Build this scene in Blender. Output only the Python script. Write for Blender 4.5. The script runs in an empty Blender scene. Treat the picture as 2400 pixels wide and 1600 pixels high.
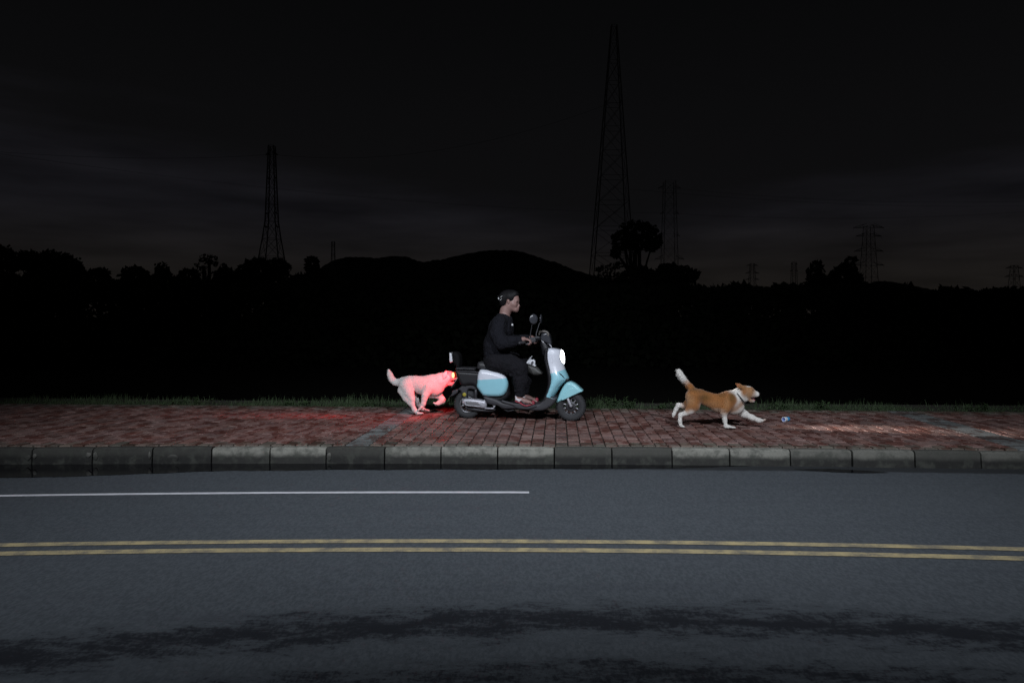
import bpy, bmesh, math, random
import numpy as np
from mathutils import Vector, Matrix

random.seed(7)
RNG = np.random.default_rng(7)
C = bpy.context.scene.collection
SC = bpy.context.scene

# ------------------------------------------------------------------ camera
F, HC, HY = 1600.0, 1.22, 740.0          # focal length in photo pixels, eye height, horizon row
cam = bpy.data.cameras.new("camera")
cam.sensor_width = 36.0
cam.lens = F / 2400.0 * 36.0
cam.shift_y = -(800.0 - HY) / 2400.0
cam.clip_start, cam.clip_end = 0.05, 6000.0
cam_o = bpy.data.objects.new("camera", cam)
cam_o.location = (0, 0, HC)
cam_o.rotation_euler = (math.radians(90), 0, 0)
C.objects.link(cam_o)
SC.camera = cam_o

# ------------------------------------------------------------------ colour management
SC.view_settings.view_transform = 'Standard'
SC.view_settings.look = 'None'
SC.view_settings.exposure = 0.0
SC.view_settings.gamma = 1.0
SC.view_settings.use_curve_mapping = False


class NT:
    """small helper round a node tree"""
    def __init__(self, tree):
        self.t = tree
        self.t.nodes.clear()

    def n(self, kind, **kw):
        nd = self.t.nodes.new(kind)
        for k, v in kw.items():
            if k.startswith('i_'):
                nd.inputs[k[2:].replace('_', ' ')].default_value = v
            else:
                setattr(nd, k, v)
        return nd

    def l(self, a, b):
        self.t.links.new(a, b)

    def math(self, op, a, b=None, c=None, clamp=False):
        nd = self.t.nodes.new('ShaderNodeMath')
        nd.operation = op
        nd.use_clamp = clamp
        for i, v in enumerate((a, b, c)):
            if v is None:
                continue
            if isinstance(v, (int, float)):
                nd.inputs[i].default_value = v
            else:
                self.l(v, nd.inputs[i])
        return nd.outputs[0]

    def mix(self, fac, a, b, blend='MIX'):
        nd = self.t.nodes.new('ShaderNodeMix')
        nd.data_type = 'RGBA'
        nd.blend_type = blend
        for sock, v in ((nd.inputs[0], fac), (nd.inputs[6], a), (nd.inputs[7], b)):
            if isinstance(v, (int, float)):
                sock.default_value = v
            elif isinstance(v, tuple):
                sock.default_value = v if len(v) == 4 else (*v, 1)
            else:
                self.l(v, sock)
        return nd.outputs[2]

    def smooth(self, x, lo, hi):
        nd = self.t.nodes.new('ShaderNodeMapRange')
        nd.interpolation_type = 'SMOOTHSTEP'
        nd.inputs[1].default_value = lo
        nd.inputs[2].default_value = hi
        self.l(x, nd.inputs[0])
        return nd.outputs[0]

    def noise(self, vec, scale, detail=4, rough=0.55):
        nd = self.t.nodes.new('ShaderNodeTexNoise')
        nd.inputs['Scale'].default_value = scale
        nd.inputs['Detail'].default_value = detail
        nd.inputs['Roughness'].default_value = rough
        if vec is not None:
            self.l(vec, nd.inputs['Vector'])
        return nd.outputs[0]


# ------------------------------------------------------------------ night sky
world = bpy.data.worlds.new("World")
SC.world = world
world.use_nodes = True
w = NT(world.node_tree)
tc = w.n('ShaderNodeTexCoord')
sep = w.n('ShaderNodeSeparateXYZ')
w.l(tc.outputs['Generated'], sep.inputs[0])
dist = w.math('SQRT', w.math('ADD', w.math('POWER', sep.outputs[0], 2.0), w.math('POWER', sep.outputs[1], 2.0)))
elev = w.math('DIVIDE', sep.outputs[2], w.math('MAXIMUM', dist, 0.001))          # tan of elevation
azim = w.math('ABSOLUTE', w.math('SUBTRACT', sep.outputs[0], 0.16))
mp = w.n('ShaderNodeMapping')
mp.inputs['Scale'].default_value = (1.3, 1.3, 9.0)
w.l(tc.outputs['Generated'], mp.inputs[0])
cl = w.noise(mp.outputs[0], 1.7, 5, 0.5)
cl2 = w.noise(mp.outputs[0], 4.5, 3, 0.5)
edge = w.math('ADD', w.math('MULTIPLY', azim, 0.20), 0.13)
edge = w.math('ADD', edge, w.math('MULTIPLY', w.math('SUBTRACT', cl, 0.5), 0.22))
below = w.smooth(w.math('SUBTRACT', edge, elev), -0.025, 0.07)                 # 1 in the paler band near the horizon
streak = w.math('ADD', 0.30, w.math('MULTIPLY', cl2, 1.35))
low = w.smooth(elev, 0.16, 0.03)
pale = w.mix(low, (0.0068, 0.0066, 0.0082), (0.0096, 0.0084, 0.0076))
pale = w.mix(1.0, pale, streak, 'MULTIPLY')
high = w.mix(w.smooth(elev, 0.12, 0.55), (0.0040, 0.0039, 0.0043), (0.0021, 0.0022, 0.0024))
skyc = w.mix(below, high, pale)
bg = w.n('ShaderNodeBackground')
w.l(skyc, bg.inputs[0])
bg.inputs[1].default_value = 1.0
wo = w.n('ShaderNodeOutputWorld')
w.l(bg.outputs[0], wo.inputs[0])

# ------------------------------------------------------------------ street lamp light (two lamp heads across the road, behind the camera)
LAMPS = [((-3.2, -1.2, 6.0), (-0.9, 8.75, 0.1), 2080.0), ((2.8, -1.0, 6.0), (1.5, 8.65, 0.1), 2080.0)]
lamp_lights = []
for pos, aim, power in LAMPS:
    ld = bpy.data.lights.new("street_lamp_light", 'SPOT')
    ld.energy = power
    ld.color = (0.91, 0.965, 1.06)
    ld.spot_size = math.radians(69)
    ld.spot_blend = 0.95
    ld.shadow_soft_size = 0.09
    lo = bpy.data.objects.new("street_lamp_light", ld)
    lo.location = pos
    lo.rotation_euler = (Vector(aim) - Vector(pos)).to_track_quat('-Z', 'Y').to_euler()
    C.objects.link(lo)
    lamp_lights.append(lo)

# ------------------------------------------------------------------ materials
def S(r, g, b):
    f = lambda v: (v / 255 / 12.92) if v <= 10.3 else (((v / 255) + 0.055) / 1.055) ** 2.4
    return (f(r), f(g), f(b))


def material(name, col=(0.5, 0.5, 0.5), rough=0.6, metal=0.0, spec=0.5, coat=0.0, emit=None, strength=0.0, var=0.0, vscale=30, bump=0.0, bscale=200, bdist=0.004):
    m = bpy.data.materials.new(name)
    m.use_nodes = True
    t = NT(m.node_tree)
    p = t.n('ShaderNodeBsdfPrincipled')
    out = t.n('ShaderNodeOutputMaterial')
    t.l(p.outputs[0], out.inputs[0])
    p.inputs['Base Color'].default_value = (*col, 1)
    p.inputs['Roughness'].default_value = rough
    p.inputs['Metallic'].default_value = metal
    p.inputs['Specular IOR Level'].default_value = spec
    p.inputs['Coat Weight'].default_value = coat
    p.inputs['Coat Roughness'].default_value = 0.025
    if emit:
        p.inputs['Emission Color'].default_value = (*emit, 1)
        p.inputs['Emission Strength'].default_value = strength
    if var or bump:
        tcn = t.n('ShaderNodeTexCoord')
    if var:
        nz = t.noise(tcn.outputs['Object'], vscale, 5)
        t.l(t.mix(nz, tuple(c * (1 - var) for c in col), tuple(min(1, c * (1 + var)) for c in col)), p.inputs['Base Color'])
    if bump:
        b = t.n('ShaderNodeBump')
        b.inputs['Strength'].default_value = bump
        b.inputs['Distance'].default_value = bdist
        t.l(t.noise(tcn.outputs['Object'], bscale, 4), b.inputs['Height'])
        t.l(b.outputs[0], p.inputs['Normal'])
    return m, t, p


def simple(*a, **k):
    return material(*a, **k)[0]


def asphalt():
    m, t, p = material("asphalt", rough=0.9, spec=0.25)
    g = t.n('ShaderNodeNewGeometry')
    pos = g.outputs['Position']
    fine = t.noise(pos, 260, 3, 0.7)
    mid = t.noise(pos, 9, 5)
    big = t.noise(pos, 0.9, 4)
    gm = t.n('ShaderNodeMapping')
    gm.inputs['Scale'].default_value = (1.0, 0.5, 1)
    t.l(pos, gm.inputs[0])
    grit = t.smooth(t.noise(gm.outputs[0], 62, 2, 0.7), 0.30, 0.70)
    base = t.mix(t.math('ADD', t.math('MULTIPLY', fine, 0.45), t.math('MULTIPLY', grit, 0.55)), (0.036, 0.042, 0.048), (0.108, 0.122, 0.136))
    base = t.mix(t.math('MULTIPLY', mid, 0.30), base, (0.048, 0.056, 0.065))
    base = t.mix(t.math('MULTIPLY', big, 0.28), base, (0.098, 0.108, 0.116))
    # tyre streaks along the lane
    mpn = t.n('ShaderNodeMapping')
    mpn.inputs['Scale'].default_value = (0.35, 7.0, 1)
    t.l(pos, mpn.inputs[0])
    st = t.noise(mpn.outputs[0], 1.6, 4)
    base = t.mix(t.math('MULTIPLY', t.smooth(st, 0.5, 0.75), 0.35), base, (0.055, 0.06, 0.072))
    # damp patches left by the rain on the near lane
    sp = t.n('ShaderNodeSeparateXYZ')
    t.l(pos, sp.inputs[0])
    mp2 = t.n('ShaderNodeMapping')
    mp2.inputs['Scale'].default_value = (1.0, 2.6, 1)
    t.l(pos, mp2.inputs[0])
    wn = t.noise(mp2.outputs[0], 4.6, 10, 0.78)
    x2 = t.math('POWER', t.math('SUBTRACT', sp.outputs[0], 0.5), 2.0)
    yc = t.math('ADD', sp.outputs[1], t.math('MULTIPLY', x2, 0.055))
    strip = t.math('SUBTRACT', 1.0, t.math('MULTIPLY', t.math('ABSOLUTE', t.math('SUBTRACT', yc, 3.09)), 4.6))
    near = t.math('SUBTRACT', t.math('MULTIPLY', t.smooth(yc, 3.02, 2.6), 1.75), 1.15)
    wet = t.math('MAXIMUM', strip, near)
    wet = t.math('ADD', wet, t.math('MULTIPLY', t.math('SUBTRACT', wn, 0.5), 4.0))
    wet = t.math('ADD', wet, t.math('MULTIPLY', t.math('SUBTRACT', grit, 0.5), 0.55))
    wet = t.smooth(wet, 0.0, 0.95)
    base = t.mix(t.math('MULTIPLY', wet, 0.92), base, (0.011, 0.0125, 0.017))
    # damp margin beside the gutter
    gut = t.math('SUBTRACT', sp.outputs[1], t.math('MULTIPLY', t.math('POWER', t.math('ADD', sp.outputs[0], 2.0), 2.0), -0.0055))
    gw = t.smooth(t.math('ADD', gut, t.math('MULTIPLY', t.math('SUBTRACT', mid, 0.5), 0.06)), 6.13, 6.2)
    base = t.mix(t.math('MULTIPLY', gw, 0.85), base, (0.018, 0.019, 0.02))
    t.l(base, p.inputs['Base Color'])
    p.inputs['Roughness'].default_value = 0.88
    b = t.n('ShaderNodeBump')
    b.inputs['Strength'].default_value = 0.5
    b.inputs['Distance'].default_value = 0.004
    t.l(fine, b.inputs['Height'])
    t.l(b.outputs[0], p.inputs['Normal'])
    return m


def road_paint(name, col, wear):
    m, t, p = material(name, rough=0.75)
    g = t.n('ShaderNodeNewGeometry')
    nz = t.noise(g.outputs['Position'], 7, 6, 0.7)
    nf = t.noise(g.outputs['Position'], 160, 3, 0.7)
    k = t.math('MULTIPLY', t.smooth(t.math('ADD', t.math('MULTIPLY', nz, 0.6), t.math('MULTIPLY', nf, 0.4)), 0.40, 0.62), wear)
    t.l(t.mix(k, (*col, 1), (0.10, 0.105, 0.11, 1)), p.inputs['Base Color'])
    return m


def brick_material(name, use_attr):
    m, t, p = material(name, rough=0.7)
    g = t.n('ShaderNodeNewGeometry')
    pos = g.outputs['Position']
    if use_attr:
        a = t.n('ShaderNodeAttribute', attribute_name='col')
        col = a.outputs['Color']
    else:
        oi = t.n('ShaderNodeObjectInfo')
        col = oi.outputs['Color']
    grain = t.noise(pos, 120, 4, 0.7)
    col = t.mix(1.0, col, t.mix(grain, (0.72, 0.72, 0.72), (1.28, 1.28, 1.28)), 'MULTIPLY')
    mpn = t.n('ShaderNodeMapping')
    mpn.inputs['Scale'].default_value = (1.0, 0.55, 1.0)
    t.l(pos, mpn.inputs[0])
    damp = t.smooth(t.noise(mpn.outputs[0], 6.5, 6, 0.66), 0.47, 0.57)
    dampc = t.mix(1.0, col, (0.56, 0.34, 0.30, 1), 'MULTIPLY')
    col = t.mix(t.math('MULTIPLY', damp, 0.85), col, dampc)
    grime = t.smooth(t.noise(pos, 1.7, 5, 0.6), 0.5, 0.72)
    col = t.mix(t.math('MULTIPLY', grime, 0.2), col, (0.075, 0.06, 0.045, 1))
    t.l(col, p.inputs['Base Color'])
    r = t.mix(damp, (0.8, 0.8, 0.8), (0.5, 0.5, 0.5))
    t.l(r, p.inputs['Roughness'])
    b = t.n('ShaderNodeBump')
    b.inputs['Strength'].default_value = 0.35
    b.inputs['Distance'].default_value = 0.003
    t.l(grain, b.inputs['Height'])
    t.l(b.outputs[0], p.inputs['Normal'])
    return m


def kerb_material():
    m, t, p = material("kerb_concrete", rough=0.85)
    g = t.n('ShaderNodeNewGeometry')
    pos = g.outputs['Position']
    oi = t.n('ShaderNodeObjectInfo')
    sp = t.n('ShaderNodeSeparateXYZ')
    t.l(pos, sp.inputs[0])
    n1 = t.noise(pos, 9, 6, 0.65)
    n2 = t.noise(pos, 60, 4, 0.7)
    col = t.mix(n2, (0.16, 0.158, 0.138), (0.28, 0.275, 0.245))
    col = t.mix(1.0, col, oi.outputs['Color'], 'MULTIPLY')
    # damp tide mark above the gutter and blotches of moss
    tide = t.math('ADD', sp.outputs[2], t.math('MULTIPLY', t.math('SUBTRACT', n1, 0.5), -0.07))
    tide = t.smooth(tide, -0.040, -0.102)
    col = t.mix(t.math('MULTIPLY', tide, 0.95), col, (0.009, 0.009, 0.008, 1))
    moss = t.smooth(n1, 0.46, 0.66)
    col = t.mix(t.math('MULTIPLY', moss, 0.65), col, (0.052, 0.055, 0.045, 1))
    t.l(col, p.inputs['Base Color'])
    b = t.n('ShaderNodeBump')
    b.inputs['Strength'].default_value = 0.6
    b.inputs['Distance'].default_value = 0.004
    t.l(n2, b.inputs['Height'])
    t.l(b.outputs[0], p.inputs['Normal'])
    return m


def attr_material(name, rough=0.8, noise_scale=60, amount=0.25, sheen=0.0, bump=0.0):
    """vertex colour 'col' is the thing's own pigment (fur markings)"""
    m, t, p = material(name, rough=rough, spec=0.3)
    a = t.n('ShaderNodeAttribute', attribute_name='col')
    tcn = t.n('ShaderNodeTexCoord')
    mpn = t.n('ShaderNodeMapping')
    mpn.inputs['Scale'].default_value = (0.35, 1, 1)
    t.l(tcn.outputs['Object'], mpn.inputs[0])
    nz = t.noise(mpn.outputs[0], noise_scale, 5, 0.65)
    t.l(t.mix(1.0, a.outputs['Color'], t.mix(nz, (1 - amount,) * 3, (1 + amount,) * 3), 'MULTIPLY'), p.inputs['Base Color'])
    p.inputs['Sheen Weight'].default_value = sheen
    if bump:
        b = t.n('ShaderNodeBump')
        b.inputs['Strength'].default_value = bump
        b.inputs['Distance'].default_value = 0.006
        t.l(nz, b.inputs['Height'])
        t.l(b.outputs[0], p.inputs['Normal'])
    return m


def two_tone(name, s0, z0, slope):
    """glossy scooter paint: white above a slanted line, mint below (object coordinates)"""
    m, t, p = material(name, rough=0.30, coat=1.0)
    tcn = t.n('ShaderNodeTexCoord')
    sp = t.n('ShaderNodeSeparateXYZ')
    t.l(tcn.outputs['Object'], sp.inputs[0])
    line = t.math('ADD', t.math('MULTIPLY', t.math('SUBTRACT', sp.outputs[0], s0), slope), z0)
    k = t.smooth(t.math('SUBTRACT', sp.outputs[2], line), -0.0015, 0.0015)
    nz = t.noise(tcn.outputs['Object'], 14, 3)
    c = t.mix(k, (0.31, 0.635, 0.735, 1), (0.72, 0.75, 0.83, 1))
    t.l(t.mix(1.0, c, t.mix(nz, (0.94,) * 3, (1.04,) * 3), 'MULTIPLY'), p.inputs['Base Color'])
    return m


M = {}
M['asphalt'] = asphalt()
M['white_paint'] = road_paint("white_road_paint", (0.72, 0.72, 0.76), 0.25)
M['yellow_paint'] = road_paint("yellow_road_paint", (0.50, 0.405, 0.215), 0.85)
M['brick_obj'] = brick_material("paver_brick", False)
M['brick_attr'] = brick_material("paver_brick_field", True)
M['kerb'] = kerb_material()
M['bed'] = simple("sand_bed", (0.030, 0.026, 0.018), 0.95, var=0.4, vscale=40)
M['soil'] = simple("soil", (0.030, 0.027, 0.020), 0.95, var=0.4, vscale=2.0)
M['water'] = simple("gutter_water", (0.004, 0.004, 0.005), 0.03, spec=0.5)
M['grass'] = simple("grass_blade", (0.036, 0.062, 0.023), 0.75, var=0.6, vscale=9)
M['weed'] = simple("weed_leaf", (0.045, 0.080, 0.030), 0.6, var=0.45, vscale=40)
M['leaf'] = simple("dark_foliage", (0.028, 0.036, 0.020), 0.85, var=0.4, vscale=1.5)
M['bark'] = simple("bark", (0.04, 0.033, 0.026), 0.9, var=0.3, vscale=20)
M['hill'] = simple("hill_woods", (0.03, 0.035, 0.03), 0.95, var=0.3, vscale=0.05)
M['steel'] = simple("galvanised_steel", (0.12, 0.12, 0.125), 0.6, metal=0.3, var=0.2, vscale=3)
M['wire'] = simple("aluminium_wire", (0.06, 0.06, 0.06), 0.7)
M['lamp_metal'] = simple("lamp_post_metal", (0.3, 0.31, 0.32), 0.5, metal=0.6)
M['lamp_lens'] = simple("lamp_lens", (0.8, 0.8, 0.8), 0.4, emit=(0.95, 0.98, 1.0), strength=30.0)

# scooter
M['plastic'] = simple("black_plastic", (0.010, 0.010, 0.0125), 0.5, var=0.2, vscale=40)
M['grey_plastic'] = simple("worn_grey_plastic", (0.038, 0.038, 0.044), 0.55, var=0.3, vscale=25)
M['rubber'] = simple("tyre_rubber", (0.030, 0.031, 0.034), 0.8, var=0.35, vscale=60)
M['black'] = simple("matt_black_pad", (0.006, 0.006, 0.007), 0.8, spec=0.15)
M['seat'] = simple("seat_vinyl", (0.03, 0.03, 0.033), 0.5, var=0.2, vscale=60)
M['alloy'] = simple("cast_alloy", (0.32, 0.32, 0.34), 0.38, metal=0.7, var=0.15, vscale=30)
M['silver'] = simple("silver_cover", (0.46, 0.46, 0.50), 0.42, metal=0.35, var=0.1, vscale=30)
M['dark_metal'] = simple("dark_metal", (0.06, 0.06, 0.065), 0.45, metal=0.6)
M['mint'] = simple("mint_paint", (0.33, 0.66, 0.72), 0.28, coat=0.6, var=0.05, vscale=14)
M['white_gloss'] = simple("white_gloss", (0.70, 0.72, 0.76), 0.3, coat=0.4)
M['yellow_sticker'] = simple("yellow_sticker", (0.35, 0.29, 0.03), 0.6)
M['headlight'] = simple("headlight_glow", (0.9, 0.9, 0.9), 0.2, emit=(0.92, 0.96, 1.0), strength=9.0)
M['tail_core'] = simple("tail_light_glow", (0.9, 0.4, 0.2), 0.3, emit=(1.0, 0.52, 0.16), strength=3.2)
M['tail_lens'] = simple("red_lens", (0.30, 0.012, 0.012), 0.15, coat=0.5, emit=(1.0, 0.02, 0.02), strength=0.25)
M['plate'] = simple("number_plate_back", (0.16, 0.16, 0.16), 0.5, metal=0.3, var=0.2, vscale=40)
M['mirror_glass'] = simple("mirror_glass", (0.8, 0.82, 0.85), 0.12, metal=1.0)
M['mirror_shell'] = simple("mirror_shell", (0.045, 0.047, 0.055), 0.22, coat=0.5)
# person
M['skin'] = simple("skin", (0.29, 0.175, 0.155), 0.5, var=0.1, vscale=30)
M['sweater'] = simple("black_knit", (0.0115, 0.0118, 0.0158), 0.95, spec=0.15, var=0.35, vscale=18, bump=1.0, bscale=26, bdist=0.03)
M['trousers'] = simple("black_cotton", (0.0125, 0.0122, 0.0152), 0.95, spec=0.15, var=0.3, vscale=14, bump=1.0, bscale=22, bdist=0.03)
M['hair'] = simple("black_hair", (0.0055, 0.005, 0.006), 0.6, spec=0.22, var=0.5, vscale=40, bump=0.5, bscale=90)
M['eye'] = simple("eye_dark", (0.012, 0.009, 0.008), 0.1)
M['brow'] = simple("brow_hair", (0.02, 0.015, 0.012), 0.8)
M['lip'] = simple("lip", (0.24, 0.085, 0.085), 0.45)
M['badge'] = simple("white_badge", (0.7, 0.7, 0.72), 0.6)
M['clip'] = simple("pearl_clip", (0.65, 0.66, 0.66), 0.25, coat=0.4)
M['sandal_red'] = simple("sandal_red", (0.32, 0.04, 0.06), 0.6, var=0.2, vscale=60)
M['sandal_white'] = simple("sandal_white", (0.62, 0.58, 0.60), 0.6, var=0.1, vscale=60)
M['sandal_grey'] = simple("sandal_strap_grey", (0.07, 0.07, 0.08), 0.6)
M['bag'] = simple("grey_bag_cloth", (0.055, 0.055, 0.052), 0.5, var=0.4, vscale=25, bump=0.4, bscale=120)
# dogs, toy
M['fur'] = attr_material("dog_fur", 0.85, 90, 0.28, sheen=0.25, bump=0.5)
M['nose'] = simple("dog_nose", (0.012, 0.011, 0.012), 0.35)
M['tongue'] = simple("dog_tongue", (0.36, 0.13, 0.14), 0.4)
M['mouth'] = simple("dog_mouth", (0.05, 0.015, 0.015), 0.5)
M['collar'] = simple("dog_collar", (0.02, 0.02, 0.024), 0.6)
M['cup_white'] = simple("cup_white", (0.72, 0.76, 0.80), 0.45)
M['cup_blue'] = simple("cup_blue", (0.05, 0.30, 0.58), 0.4)
M['cup_inner'] = simple("cup_inner", (0.28, 0.38, 0.70), 0.5)


# ------------------------------------------------------------------ object helpers
def link(o, parent=None):
    C.objects.link(o)
    if parent is not None:
        o.parent = parent
    return o


def mesh_obj(name, verts, faces, mat, parent=None, smooth=True, cols=None, mats=None, fmat=None):
    me = bpy.data.meshes.new(name)
    me.from_pydata([tuple(map(float, v)) for v in verts], [], [tuple(f) for f in faces])
    for mm in (mats or [mat]):
        me.materials.append(mm)
    if smooth:
        me.polygons.foreach_set('use_smooth', [True] * len(me.polygons))
    if fmat is not None:
        me.polygons.foreach_set('material_index', list(fmat))
    if cols is not None:
        ca = me.color_attributes.new('col', 'FLOAT_COLOR', 'POINT')
        arr = np.ones((len(verts), 4), np.float32)
        arr[:, :3] = cols
        ca.data.foreach_set('color', arr.ravel())
    me.update()
    return link(bpy.data.objects.new(name, me), parent)


def thing(name, label, cat, loc=(0, 0, 0), rz=0.0, group=None):
    o = bpy.data.objects.new(name, None)
    o.empty_display_size = 0.1
    o.location = loc
    o.rotation_euler = (0, 0, rz)
    return link(tag(o, label, cat, group))


def tag(o, label, cat, group=None):
    o['label'] = label
    o['category'] = cat
    if group:
        o['group'] = group
    return o


def structure(o):
    o['kind'] = 'structure'
    return o


class MB:
    def __init__(self):
        self.v, self.f = [], []

    def add(self, vs, fs):
        n = len(self.v)
        self.v += [tuple(v) for v in vs]
        self.f += [tuple(i + n for i in f) for f in fs]

    def bar(self, a, b, r, n=4):
        self.add(*tube_data([a, b], [r, r], n, round_ends=False))

    def build(self, name, mat, parent=None, smooth=False):
        return mesh_obj(name, self.v, self.f, mat, parent, smooth)


def tube_data(pts, radii, n=10, round_ends=True, flat=1.0, up=None):
    """swept tube with per-point radii; flat squashes it along the second frame axis"""
    P = [np.array(p, float) for p in pts]
    R = list(radii)
    if round_ends:
        d0 = P[0] - P[1]; d0 /= np.linalg.norm(d0) + 1e-9
        d1 = P[-1] - P[-2]; d1 /= np.linalg.norm(d1) + 1e-9
        P = [P[0] + d0 * R[0] * 0.85, P[0] + d0 * R[0] * 0.55] + P + [P[-1] + d1 * R[-1] * 0.55, P[-1] + d1 * R[-1] * 0.85]
        R = [R[0] * 0.25, R[0] * 0.78] + R + [R[-1] * 0.78, R[-1] * 0.25]
    T = []
    for i in range(len(P)):
        a = P[max(0, i - 1)]; b = P[min(len(P) - 1, i + 1)]
        t = b - a
        T.append(t / (np.linalg.norm(t) + 1e-9))
    u = np.array(up if up is not None else (0, 0, 1.0))
    if abs(np.dot(u, T[0])) > 0.95:
        u = np.array((0, 1.0, 0))
    u = u - T[0] * np.dot(u, T[0]); u /= np.linalg.norm(u)
    vs, fs = [], []
    for i, (p, t, r) in enumerate(zip(P, T, R)):
        u = u - t * np.dot(u, t); u /= np.linalg.norm(u) + 1e-9
        w_ = np.cross(t, u)
        for k in range(n):
            a = 2 * math.pi * k / n
            vs.append(p + u * math.cos(a) * r + w_ * math.sin(a) * r * flat)
    m = len(P)
    for i in range(m - 1):
        for k in range(n):
            fs.append((i * n + k, i * n + (k + 1) % n, (i + 1) * n + (k + 1) % n, (i + 1) * n + k))
    fs.append(tuple(range(n - 1, -1, -1)))
    fs.append(tuple((m - 1) * n + k for k in range(n)))
    return vs, fs


def tube(name, pts, radii, mat, parent=None, n=10, **k):
    if isinstance(radii, (int, float)):
        radii = [radii] * len(pts)
    v, f = tube_data(pts, radii, n, **k)
    return mesh_obj(name, v, f, mat, parent)


def closed_spline(pts, per=6):
    P = np.array(pts, float)
    n = len(P)
    out = []
    for i in range(n):
        p0, p1, p2, p3 = P[(i - 1) % n], P[i], P[(i + 1) % n], P[(i + 2) % n]
        for k in range(per):
            t = k / per
            out.append(0.5 * ((2 * p1) + (-p0 + p2) * t + (2 * p0 - 5 * p1 + 4 * p2 - p3) * t * t + (-p0 + 3 * p1 - 3 * p2 + p3) * t ** 3))
    return np.array(out)


def puff_data(outline, y0, hw, r, bulge=0.0, per=5, spline=True, steps=5):
    """rounded slab: outline in the local x/z plane, half thickness hw about y0, edge rounding r, crowned faces"""
    P = closed_spline(outline, per) if spline else np.array(outline, float)
    n = len(P)
    area = 0.5 * np.sum(P[:, 0] * np.roll(P[:, 1], -1) - np.roll(P[:, 0], -1) * P[:, 1])
    if area < 0:
        P = P[::-1]
    d = np.roll(P, -1, 0) - np.roll(P, 1, 0)
    d /= np.linalg.norm(d, axis=1)[:, None] + 1e-9
    inn = np.stack([-d[:, 1], d[:, 0]], 1)
    cen = P.mean(0)
    rings = []
    for side in (-1, 1):
        half = []
        for k in range(steps + 1):
            th = math.pi / 2 * k / steps
            half.append((P + inn * r * (1 - math.cos(th)), side * ((hw - r) + r * math.sin(th))))
        if bulge:
            top = half[-1][0]
            for fct in (0.85, 0.66, 0.42, 0.2):
                half.append((cen + (top - cen) * fct, side * (hw + bulge * (1 - fct ** 2.2))))
        rings += half[::-1] if side < 0 else half
    vs, fs = [], []
    for Q, y in rings:
        for q in Q:
            vs.append((q[0], y0 + y, q[1]))
    m = len(rings)
    for i in range(m - 1):
        for k in range(n):
            fs.append((i * n + k, (i + 1) * n + k, (i + 1) * n + (k + 1) % n, i * n + (k + 1) % n))
    fs.append(tuple(range(n)))
    fs.append(tuple((m - 1) * n + k for k in range(n - 1, -1, -1)))
    return vs, fs


def lathe_y(profile, cx, cz, y0=0.0, n=40):
    """profile [(radius, y)] turned about a lateral axis through (cx, cz)"""
    vs, fs = [], []
    for r, y in profile:
        for k in range(n):
            a = 2 * math.pi * k / n
            vs.append((cx + r * math.cos(a), y0 + y, cz + r * math.sin(a)))
    m = len(profile)
    for i in range(m - 1):
        for k in range(n):
            fs.append((i * n + k, i * n + (k + 1) % n, (i + 1) * n + (k + 1) % n, (i + 1) * n + k))
    return vs, fs


def ball_data(c, r, n=12, m=8):
    rx, ry, rz = (r, r, r) if isinstance(r, (int, float)) else r
    vs, fs = [], []
    for i in range(m + 1):
        th = math.pi * i / m
        for k in range(n):
            a = 2 * math.pi * k / n
            vs.append((c[0] + rx * math.sin(th) * math.cos(a), c[1] + ry * math.sin(th) * math.sin(a), c[2] + rz * math.cos(th)))
    for i in range(m):
        for k in range(n):
            fs.append((i * n + k, (i + 1) * n + k, (i + 1) * n + (k + 1) % n, i * n + (k + 1) % n))
    return vs, fs


def ball(name, c, r, mat, parent=None, n=14, m=10):
    v, f = ball_data(c, r, n, m)
    return mesh_obj(name, v, f, mat, parent)


class Frame:
    """vertical plane through a thing: local x forward, y away from the camera, z up"""
    def __init__(self, x, y, deg):
        self.o = np.array((x, y))
        self.a = math.radians(deg)
        self.h = np.array((math.cos(self.a), -math.sin(self.a)))
        self.nrm = np.array((-math.sin(self.a), -math.cos(self.a)))

    def L(self, px, py, t=0.0):
        d = np.array(((px - 1200) / F, 1.0))
        lam = (self.o @ self.nrm + t) / (d @ self.nrm)
        s = (d * lam - self.o) @ self.h
        z = HC - (py - HY) / F * lam
        return (float(s), -t, float(z))

    def W(self, p):
        q = self.o + self.h * p[0] - self.nrm * p[1]
        return (float(q[0]), float(q[1]), p[2])

    def root(self, name, label, cat, group=None):
        return thing(name, label, cat, (self.o[0], self.o[1], 0), -self.a, group)


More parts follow.
